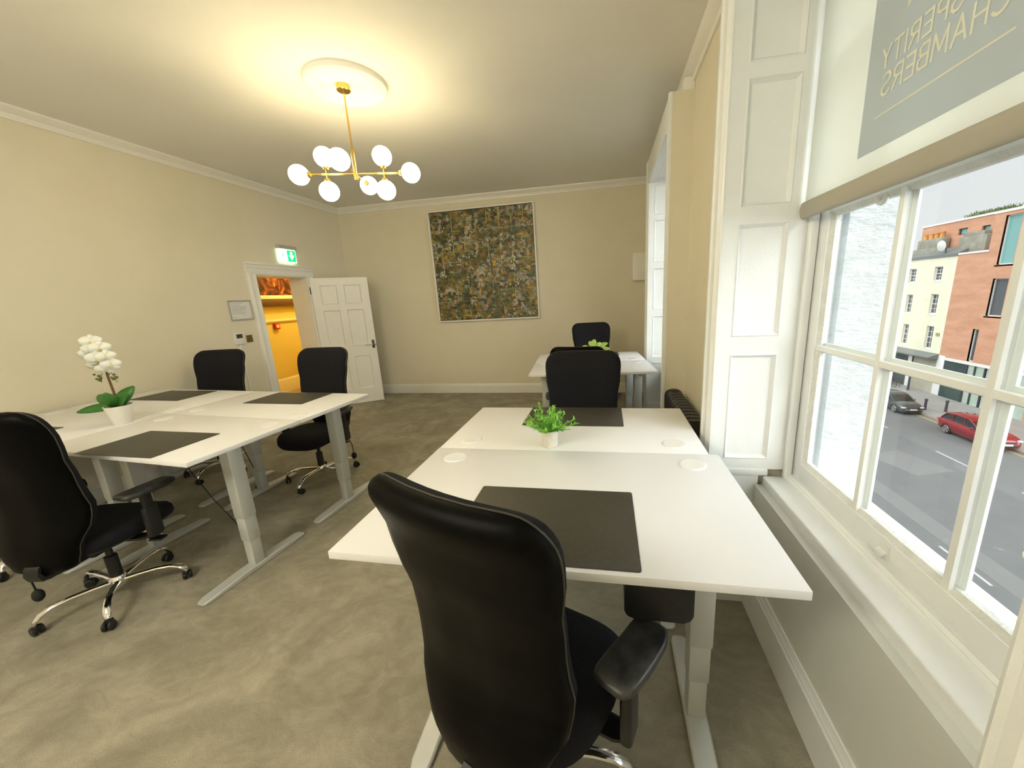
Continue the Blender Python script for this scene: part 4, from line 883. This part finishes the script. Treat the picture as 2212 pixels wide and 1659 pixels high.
# ================================================================== outside
G = -9.9
mb = MB(); mb.box((XO + 0.5, -60, G - 0.2), (26.5, 130, G)); tag(mb.build('road', 'asphalt'), kind='structure')
mb = MB(); mb.box((26.68, -60, G - 0.2), (45, 130, G + 0.10)); tag(mb.build('far_pavement', 'pave'), kind='structure')
mb = MB(); mb.box((26.5, -60, G - 0.2), (26.68, 130, G + 0.12), 0.02); tag(mb.build('kerb', 'kerb'), kind='structure')
mb = MB(); mb.box((14.6, 10, G), (15.6, 60, G + 0.004)); mb.box((17.6, 24, G), (20.2, 27.2, G + 0.004), rz=0.3); tag(mb.build('road_patch', 'asphalt2'), kind='structure')
mb = MB()
for y0_ in (14.0, 19.5, 24.9, 32.0, 38.5): mb.box((21.8, y0_, G), (21.92, y0_ + 2.6, G + 0.006))
mb.box((14.2, 14.6, G), (14.32, 16.9, G + 0.006)); tag(mb.build('lane_marking', 'whiteline'), kind='structure')
mb = MB(); mb.box((26.05, -60, G), (26.15, 130, G + 0.006)); mb.box((26.25, -60, G), (26.35, 130, G + 0.006))
c_ = Vector((17.9, 15.4, G + 0.004))
for a in range(14):
    t0, t1 = math.radians(95 + a * 14), math.radians(95 + (a + 1) * 14)
    mb.face([c_ + Vector((1.3 * math.cos(t), 1.7 * math.sin(t), 0)) * k for t, k in ((t0, 1), (t1, 1), (t1, 0.80), (t0, 0.80))])
tag(mb.build('yellow_marking', 'yellow'), kind='structure')

def win_rect(mbw, x, y0, y1, z0, z1): pass
def facade_window(par, x, y0, y1, z0, z1, cols=2, rows=4, glassm='facade_glass', framem='fwhite', sill=True, dep=0.16):
    f = MB(); t = 0.07
    for lo, hi in (((y0, z0), (y0 + t, z1)), ((y1 - t, z0), (y1, z1)), ((y0, z0), (y1, z0 + t)), ((y0, z1 - t), (y1, z1))): f.box((x + 0.02, *lo), (x + 0.10, *hi))
    for k in range(1, cols): yy = y0 + (y1 - y0) * k / cols; f.box((x + 0.05, yy - 0.018, z0), (x + 0.09, yy + 0.018, z1))
    for k in range(1, rows): zz = z0 + (z1 - z0) * k / rows; f.box((x + 0.045, y0, zz - (0.035 if k == rows // 2 else 0.018)), (x + 0.09, y1, zz + (0.035 if k == rows // 2 else 0.018)))
    if sill: f.box((x - 0.14, y0 - 0.14, z0 - 0.14), (x + 0.05, y1 + 0.14, z0 - 0.02))
    fo = f.build('window', framem, par)
    g = MB(); g.box((x + 0.09, y0, z0), (x + 0.10, y1, z1)); g.build('pane', glassm, fo)
def wall_with_holes(mb, x, y0, y1, z0, z1, holes, thick=0.35):
    ysb = sorted({y0, y1} | {h[0] for h in holes} | {h[1] for h in holes}); zsb = sorted({z0, z1} | {h[2] for h in holes} | {h[3] for h in holes})
    for a, b_ in zip(ysb, ysb[1:]):
        for c1_, d_ in zip(zsb, zsb[1:]):
            my, mz = (a + b_) / 2, (c1_ + d_) / 2
            if any(h[0] < my < h[1] and h[2] < mz < h[3] for h in holes): continue
            mb.box((x, a, c1_), (x + thick, b_, d_))
X = 32.0
cb_ = thing('cream_building', 'cream rendered town house across the street with small sash windows and a shop below', 'building', (0, 0, 0))
wins = [(46.55, 47.45, 1.12, 2.48, 2, 4), (43.38, 44.28, 1.22, 2.52, 2, 4), (46.45, 47.25, -2.05, -0.16, 2, 4), (43.30, 44.15, -2.0, -0.1, 2, 4), (46.30, 47.05, -5.40, -3.28, 2, 4), (43.15, 43.98, -5.45, -3.22, 2, 4), (49.9, 50.75, -5.40, -3.28, 2, 4), (49.9, 50.75, -2.05, -0.16, 2, 4)]
mb = MB(); wall_with_holes(mb, X, 41.98, 60, -5.9, 3.38, [w_[:4] for w_ in wins]); mb.box((X + 0.35, 41.98, -9.9), (X + 1.45, 60, 3.2)); mb.build('wall', 'cream', cb_)
for w_ in wins: facade_window(cb_, X + 0.12, *w_[:4], w_[4], w_[5])
mb = MB(); mb.box((X - 0.10, 42.02, 3.38), (X + 0.4, 60, 3.62)); mb.loft([[Vector((X - 0.05, y, 3.6)), Vector((X + 1.4, y, 4.3)), Vector((X + 1.4, y, 3.5))] for y in (42.1, 60)]); mb.build('roof', 'slate', cb_)
mb = MB(); mb.loft([[Vector((X - 0.9, y, -6.15)), Vector((X, y, -5.80)), Vector((X, y, -6.3)), Vector((X - 0.85, y, -6.3))] for y in (42.0, 60)]); mb.build('shop_canopy', 'slate', cb_)
mb = MB(); mb.box((X, 45.1, -9.8), (X + 0.35, 60, -6.2)); mb.build('shopfront', 'dgreen_glass', cb_)
mb = MB(); mb.box((X - 0.02, 41.3, -9.8), (X + 0.38, 42.1, -5.9), 0.01); mb.box((X - 0.03, 45.1, -9.8), (X + 0.3, 45.6, -6.2)); mb.build('white_pier', 'fwhite', cb_)
mb = MB(); mb.box((X + 0.1, 42.1, -9.8), (X + 0.35, 45.1, -6.2)); mb.build('passage_wall', 'beige_out', cb_)
mb = MB(); mb.box((X - 0.06, 42.35, -4.1), (X + 0.0, 42.75, -3.8)); mb.build('wall_plaque', 'yellow', cb_)
for yy0, yy1, zz0, zz1 in ((45.1, 48.2, 3.9, 5.35),):
    mb = MB(); mb.box((X + 0.7, yy0, 3.6), (X + 1.48, yy1 + 0.5, 4.45), 0.05); mb.box((X + 0.8, yy0, 4.3), (X + 1.45, yy1, zz1), 0.08); chn = mb.build('chimney', 'concrete', cb_)
    for k in range(4):
        q = MB(); q.lathe([(0.0, 0), (0.20, 0), (0.17, 0.45), (0.21, 0.48), (0.21, 0.55), (0, 0.55)], 14, c=(X + 1.1, yy0 + 0.55 + k * (0.62 if k < 3 else 0.66), zz1 - 0.02)); q.build('chimney_pot', 'terracotta', chn)
mb = MB(); mb.box((X + 0.8, 40.6, 3.4), (X + 1.45, 43.3, 5.05), 0.08); mb.box((X + 0.9, 41.0, 5.0), (X + 1.4, 43.0, 5.4), 0.05); mb.build('chimney', 'concrete', cb_)
sd = thing('satellite_dish', 'round white satellite dish on the parapet across the street', 'satellite dish', (X - 0.1, 43.85, 4.45))
mb = MB(); mb.lathe([(0.0, 0.10), (0.25, 0.07), (0.5, 0.0), (0.5, 0.03), (0.25, 0.10), (0.0, 0.13)], 24, M4=Matrix.Rotation(math.radians(-100), 4, 'Y')); mb.build('dish', 'fwhite', sd)
mb = MB(); mb.tube([(0.1, 0, 0), (0.35, -0.1, -0.3), (0.35, -0.1, -0.82)], 0.04, 8); mb.build('mount', 'iron', sd)

bb_ = thing('brick_building', 'red brick building across the street with narrow windows and glazed shopfront', 'building', (0, 0, 0))
bw = [(38.55, 39.12, -5.98, -3.08), (34.2, 35.3, -5.98, -3.08), (37.0, 38.3, 2.3, 6.15), (37.0, 38.3, -1.9, 1.2), (34.3, 35.6, -1.9, 1.2), (34.3, 35.6, 2.2, 5.9), (30.3, 31.5, -5.98, -3.08)]
mb = MB(); wall_with_holes(mb, X, 25.0, 39.2, -6.1, 6.45, bw); mb.box((X, 39.2, -6.1), (X + 0.35, 41.975, 3.46)); mb.box((X + 0.35, 25, -9.9), (X + 1.45, 41.9, 3.3)); mb.build('wall', 'brick', bb_)
for i, w_ in enumerate(bw): facade_window(bb_, X + 0.14, *w_, 1, 1, 'teal_glass' if i in (2,) else 'facade_glass', 'fwhite', sill=(i > 0))
for w_ in bw:
    mb = MB(); mb.box((X + 0.02, w_[1], w_[2]), (X + 0.16, w_[1] + 0.26, w_[3])); mb.build('window_reveal', 'cream', bb_)
mb = MB(); mb.box((X - 0.06, 39.1, 3.44), (X + 0.4, 41.97, 3.60)); mb.box((X - 0.06, 25.0, 6.42), (X + 0.4, 39.25, 6.60)); mb.box((X - 0.03, 25.0, -6.28), (X + 0.4, 41.35, -6.02)); mb.build('coping', 'fwhite', bb_)
mb = MB(); mb.box((X + 0.02, 39.05, -9.8), (X + 0.2, 41.3, -6.25)); mb.build('shopfront', 'dgreen_glass', bb_, )
mb = MB(); mb.box((X + 0.08, 37.4, -9.8), (X + 0.2, 39.0, -6.25)); mb.box((X + 0.08, 33.6, -9.8), (X + 0.2, 37.2, -6.25)); pg_ = mb.build('glass_door', 'pgreen_glass', bb_)
mb = MB()
for yy in (38.95, 38.2, 37.3, 39.05): mb.box((X - 0.02, yy - 0.045, -9.8), (X + 0.22, yy + 0.045, -6.25))
mb.build('door_frame', 'iron', bb_)
mb = MB(); mb.box((X - 0.04, 25, -9.8), (X + 0.3, 33.6, -6.25)); mb.build('pier', 'brick', bb_)
# set back upper storey
X2 = 33.6; kk = X2 / X
def up(z): return 1.61 + (z - 1.61) * kk
ub = thing('upper_brick_block', 'set-back upper brick storey with teal glass windows behind the chimneys', 'building', (0, 0, 0))
uw = [(43.75 * kk, 44.7 * kk, up(3.95), up(5.75)), (41.55 * kk, 42.45 * kk, up(5.2), up(5.75)), (39.45 * kk, 40.2 * kk, up(3.85), up(5.65))]
mb = MB(); wall_with_holes(mb, X2, 25.0, 46.6 * kk, 3.0, up(6.45), uw); mb.box((X2 + 0.35, 25, 3.0), (X2 + 6, 46.5 * kk, up(6.3))); mb.build('wall', 'brick', ub)
for w_ in uw: facade_window(ub, X2 + 0.12, *w_, 1, 2 if w_[2] < 5 else 1, 'teal_glass', 'iron', sill=False)
mb = MB(); mb.box((X2 - 0.08, 25.0, up(6.45)), (X2 + 0.5, 46.62 * kk, up(6.62))); mb.build('coping', 'fwhite', ub)
mb = MB(); rnd = random.Random(5)
for k in range(260):
    y = rnd.choice([42.0, 40.0, 39.3]) * kk + rnd.uniform(-1.0, 1.0); leaf_blade(mb, Vector((X2 + rnd.uniform(0.5, 1.2), y, up(6.6))), Vector((rnd.uniform(-.6, .6), rnd.uniform(-.8, .8), 1)), Vector((1, 0, .1)), rnd.uniform(0.25, 0.6), 0.05, 0.3, 3)
tag(mb.build('roof_planting', 'hill'), 'tufts of green planting along the roof edge of the brick building', 'plants', kind='stuff')

# street furniture
def bollard(x, y, label, h=1.0):
    b_ = thing('bollard', label, 'bollard', (x, y, G + 0.1), 0, 'dark iron bollards across the street')
    mb = MB(); mb.lathe([(0, 0), (0.12, 0), (0.10, 0.06), (0.085, h * 0.85), (0, h * 0.85)], 14); mb.build('post', 'iron', b_)
    mb = MB(); mb.lathe([(0, h * 0.85), (0.115, h * 0.85), (0.12, h * 0.93), (0.09, h), (0, h + 0.02)], 14); mb.build('cap', 'iron', b_)
bollard(27.55, 36.55, 'dark iron bollard beside the front of the grey car'); bollard(28.7, 36.0, 'dark iron bollard behind the rear of the red car'); bollard(30.9, 43.45, 'tall dark iron bollard beside the passage wall', 1.7)
sg = thing('shop_sign', 'white shop sign with a green tree emblem across the street', 'sign', (X - 0.95, 47.95, -7.45))
mb = MB(); mb.box((-0.05, -0.62, -0.55), (0.05, 0.62, 0.62), 0.02); mb.build('board', 'fwhite', sg)
mb = MB(); mb.tube([Vector((-0.07, 0.40 * math.cos(t), 0.20 + 0.36 * math.sin(t))) for t in [2 * PI * k / 24 for k in range(25)]], 0.03, 6)
mb.prism([(-0.26, 0.06), (0.26, 0.06), (0.12, 0.20), (0.18, 0.20), (0.08, 0.32), (0.12, 0.32), (0, 0.46), (-0.12, 0.32), (-0.08, 0.32), (-0.18, 0.20), (-0.12, 0.20)], -0.075, -0.055, 'x'); mb.box((-0.075, -0.03, -0.06), (-0.055, 0.03, 0.06)); mb.build('emblem', 'signgreen', sg)
mb = MB(); mb.box((-0.06, -0.5, -0.40), (-0.052, 0.5, -0.28)); mb.build('red_stripe', 'pink', sg)
mb = MB(); mb.box((X - 0.30, 45.25, -7.80), (X - 0.2, 46.35, -7.50), 0.01); tag(mb.build('sign_board', 'pink'), 'small pink-red sign board over the shop window across the street', 'sign')
rb = thing('pillar_bin', 'bright red pillar bin standing outside the shop across the street', 'bin', (30.8, 46.55, G + 0.1))
mb = MB(); mb.lathe([(0, 0), (0.22, 0), (0.16, 0.15), (0.14, 0.5), (0.26, 0.75), (0.34, 0.95), (0.34, 1.05), (0, 1.08)], 18); mb.build('body', 'red', rb)
mb = MB(); mb.lathe([(0.0, 1.08), (0.36, 1.08), (0.30, 1.16), (0, 1.2)], 18); mb.build('lid', 'red', rb)
ab = thing('pavement_board', 'red A-shaped board on the pavement left of the bin across the street', 'sign', (31.2, 48.1, G + 0.1))
mb = MB(); mb.box((-0.03, -0.3, 0), (0.03, 0.3, 1.05), 0.01, M4=Matrix.Translation((-0.2, 0, 0)) @ Matrix.Rotation(0.2, 4, 'Y')); mb.build('panel', 'pink', ab)
mb = MB(); mb.box((-0.03, -0.3, 0), (0.03, 0.3, 1.05), 0.01, M4=Matrix.Translation((0.2, 0, 0)) @ Matrix.Rotation(-0.2, 4, 'Y')); mb.build('panel', 'pink', ab)
rl = thing('railing', 'dark railing beside the parked bicycle across the street', 'railing', (31.0, 44.9, G + 0.1))
mb = MB(); mb.tube([(0, -0.2, 0), (0, -0.2, 1.0), (0, 1.3, 1.0), (0, 1.3, 0)], 0.03, 8)
for k in range(7): mb.cyl((0, -0.0 + 0.19 * k, 0.05), (0, -0.0 + 0.19 * k, 1.0), 0.014, 6)
mb.build('bars', 'iron', rl)
def bicycle(x, y, label):
    bi = thing('bicycle', label, 'bicycle', (x, y, G + 0.1), 0, 'bicycles parked outside the shop')
    for yy in (-0.52, 0.52):
        mb = MB(); mb.tube([Vector((0, yy + 0.33 * math.cos(t), 0.34 + 0.33 * math.sin(t))) for t in [2 * PI * k / 24 for k in range(25)]], 0.022, 6)
        for k in range(8): t = PI * k / 8; mb.tube([Vector((0, yy + 0.33 * math.cos(t), 0.34 + 0.33 * math.sin(t))), Vector((0, yy - 0.33 * math.cos(t), 0.34 - 0.33 * math.sin(t)))], 0.003, 4)
        mb.build('wheel', 'rubber', bi)
    mb = MB()
    for a, b_ in (((0, -0.52, 0.34), (0, -0.15, 0.80)), ((0, -0.52, 0.34), (0, -0.08, 0.32)), ((0, -0.08, 0.32), (0, -0.17, 0.88)), ((0, -0.08, 0.32), (0, 0.36, 0.78)), ((0, -0.15, 0.80), (0, 0.34, 0.84)), ((0, 0.52, 0.34), (0, 0.33, 0.95))): mb.cyl(a, b_, 0.018, 6)
    mb.build('frame', 'iron', bi)
    mb = MB(); mb.tube([(-0.25, 0.30, 0.98), (0, 0.33, 0.97), (0.25, 0.30, 0.98)], 0.013, 6); mb.build('handlebar', 'iron', bi)
    mb = MB(); mb.box((-0.06, -0.30, 0.88), (0.06, -0.05, 0.93), 0.02); mb.build('saddle', 'rubber', bi)
bicycle(30.4, 45.15, 'bicycle parked right of the red bin across the street'); bicycle(30.2, 47.75, 'bicycle parked left of the red bin across the street')

# cars: nose towards -y
def car(label, loc, L, Wd, Ht, paint, rz=0.0, suv=True):
    c = thing('car', label, 'car', loc, rz)
    hl_ = L / 2; w = Wd / 2
    # body stations: y, half width, shoulder z, bottom z
    st = [(-hl_, 0.70, 0.52, 0.30), (-hl_ + 0.06, 0.86, 0.68, 0.24), (-hl_ + 0.25, 0.95, 0.84, 0.22), (-hl_ + 0.75, 1.0, 0.95, 0.22), (-hl_ + 1.25, 1.0, 1.02, 0.22), (-0.3, 1.0, 1.02, 0.22), (0.6, 1.0, 1.03, 0.22), (hl_ - 0.75, 1.0, 1.05, 0.22), (hl_ - 0.25, 0.96, 1.02, 0.24), (hl_ - 0.05, 0.88, 0.92, 0.30), (hl_, 0.80, 0.70, 0.36)]
    k = Ht / 1.62
    mb = MB(); secs = []
    for y, hw_, sh_, bo in st:
        W_ = w * hw_; sh_ *= k; bo *= k
        secs.append([Vector((px * W_, y, pz)) for px, pz in ((-0.86, bo), (0.86, bo), (0.97, bo + 0.10), (1.0, (bo + sh_) * 0.5), (0.975, sh_ - 0.10), (0.90, sh_), (0.45, sh_ + 0.03), (-0.45, sh_ + 0.03), (-0.90, sh_), (-0.975, sh_ - 0.10), (-1.0, (bo + sh_) * 0.5), (-0.97, bo + 0.10))])
    mb.loft(secs); body = mb.build('body', paint, c, smooth=40)
    mb = MB(); secs = []
    zr_ = Ht
    for y, sc, z0, z1 in ((-hl_ + 1.10, 0.86, 0.98 * k, 1.04 * k), (-hl_ + 1.55, 0.84, 1.0 * k, zr_ * 0.84), (-hl_ + 1.95, 0.80, 1.0 * k, zr_ - 0.07), (-0.1, 0.78, 1.0 * k, zr_ - 0.035), (hl_ - 1.2, 0.78, 1.0 * k, zr_ - 0.05), (hl_ - 0.62, 0.79, 1.0 * k, zr_ - 0.14), (hl_ - 0.22, 0.80, 0.98 * k, 1.12 * k)):
        secs.append([Vector((-w * 0.90, y, z0)), Vector((w * 0.90, y, z0)), Vector((w * sc, y, z1 - 0.03)), Vector((w * (sc - 0.12), y, z1)), Vector((-w * (sc - 0.12), y, z1)), Vector((-w * sc, y, z1 - 0.03))])
    mb.loft(secs); mb.build('windows', 'carglass', c, smooth=40)
    mb = MB(); secs = []
    for y, z1 in ((-hl_ + 1.80, zr_ - 0.13), (-hl_ + 1.98, zr_ - 0.045), (-0.1, zr_ - 0.01), (hl_ - 1.2, zr_ - 0.02), (hl_ - 0.60, zr_ - 0.10)):
        secs.append([Vector((x_ * w, y, z1 + dz_)) for x_, dz_ in ((-0.83, -0.085), (-0.80, -0.03), (-0.66, 0.0), (0.66, 0.0), (0.80, -0.03), (0.83, -0.085), (0.76, -0.05), (-0.76, -0.05))])
    mb.loft(secs)
    for s_ in (-1, 1):
        for pth in ([(0.885, -hl_ + 1.12, 1.01 * k), (0.86, -hl_ + 1.52, zr_ * 0.81), (0.82, -hl_ + 1.9, zr_ - 0.12)], [(0.90, 0.05, 1.0 * k), (0.80, 0.12, zr_ - 0.08)], [(0.90, 1.0, 1.0 * k), (0.81, 0.98, zr_ - 0.09)], [(0.885, hl_ - 0.25, 1.05 * k), (0.815, hl_ - 0.60, zr_ - 0.17)]):
            mb.tube([Vector((s_ * a * w, y, z)) for a, y, z in pth], 0.038, 6)
    mb.build('roof', paint, c, smooth=40)
    for yy in (-hl_ + 0.86, hl_ - 0.92):
        for s_ in (-1, 1):
            mb = MB(); Q = Matrix.Translation((s_ * (w - 0.13), yy, 0.35)) @ Matrix.Rotation(PI / 2, 4, 'Y')
            mb.lathe([(0, -0.11), (0.28, -0.125), (0.35, -0.10), (0.35, 0.10), (0.28, 0.145), (0.20, 0.14)], 24, M4=Q, cap1=True); wh = mb.build('wheel', 'rubber', c)
            mb = MB()
            for q in range(5): mb.box((-0.03, 0.04, -0.008), (0.03, 0.23, 0.012), 0.004, M4=Matrix.Translation((s_ * (w + 0.018), yy, 0.35)) @ Matrix.Rotation(PI / 2, 4, 'Y') @ Matrix.Rotation(2 * PI * q / 5, 4, 'Z'))
            mb.tube([Vector((s_ * (w + 0.016), yy + 0.235 * math.cos(t), 0.35 + 0.235 * math.sin(t))) for t in [2 * PI * kq / 24 for kq in range(25)]], 0.016, 6); mb.build('rim', 'alu', wh)
            mb = MB(); mb.tube([Vector((s_ * (w * 0.985), yy + 0.39 * math.cos(t), 0.35 + 0.39 * math.sin(t))) for t in [PI * kq / 14 for kq in range(15)]], 0.035, 6); mb.build('wheel_arch', 'plastic', c)
    mb = MB(); mb.box((-w * 0.62, -hl_ - 0.015, 0.30 * k), (w * 0.62, -hl_ + 0.10, 0.44 * k), 0.03); mb.box((-w * 0.55, -hl_ - 0.005, 0.55 * k), (w * 0.55, -hl_ + 0.20, 0.66 * k), 0.03); mb.build('grille', 'plastic', c)
    mb = MB(); mb.box((-0.26, -hl_ - 0.035, 0.43), (0.26, -hl_ - 0.012, 0.55), 0.004); mb.build('number_plate', 'plate', c)
    for s_ in (-1, 1):
        mb = MB(); mb.box((s_ * w * 0.60, -hl_ + 0.02, 0.64 * k), (s_ * w * 0.92, -hl_ + 0.30, 0.76 * k), 0.03); mb.build('headlamp', 'lightlens', c)
        mb = MB(); mb.box((s_ * w * 0.99, -hl_ + 1.38, 0.98 * k), (s_ * (w * 0.99 + 0.17), -hl_ + 1.52, 1.12 * k), 0.03); mb.build('door_mirror', paint, c)
        mb = MB(); mb.box((s_ * w * 0.80, hl_ - 0.22, 0.80 * k), (s_ * w * 0.97, hl_ + 0.005, 0.96 * k), 0.03); mb.build('tail_lamp', 'red', c)
    return c
car('red SUV parked across the street below the brick building', (25.85, 29.75, G), 4.35, 1.80, 1.66, 'carred')
car('dark grey-green hatchback parked across the street behind the red SUV', (25.75, 37.35, G), 4.25, 1.76, 1.50, 'cargrey')
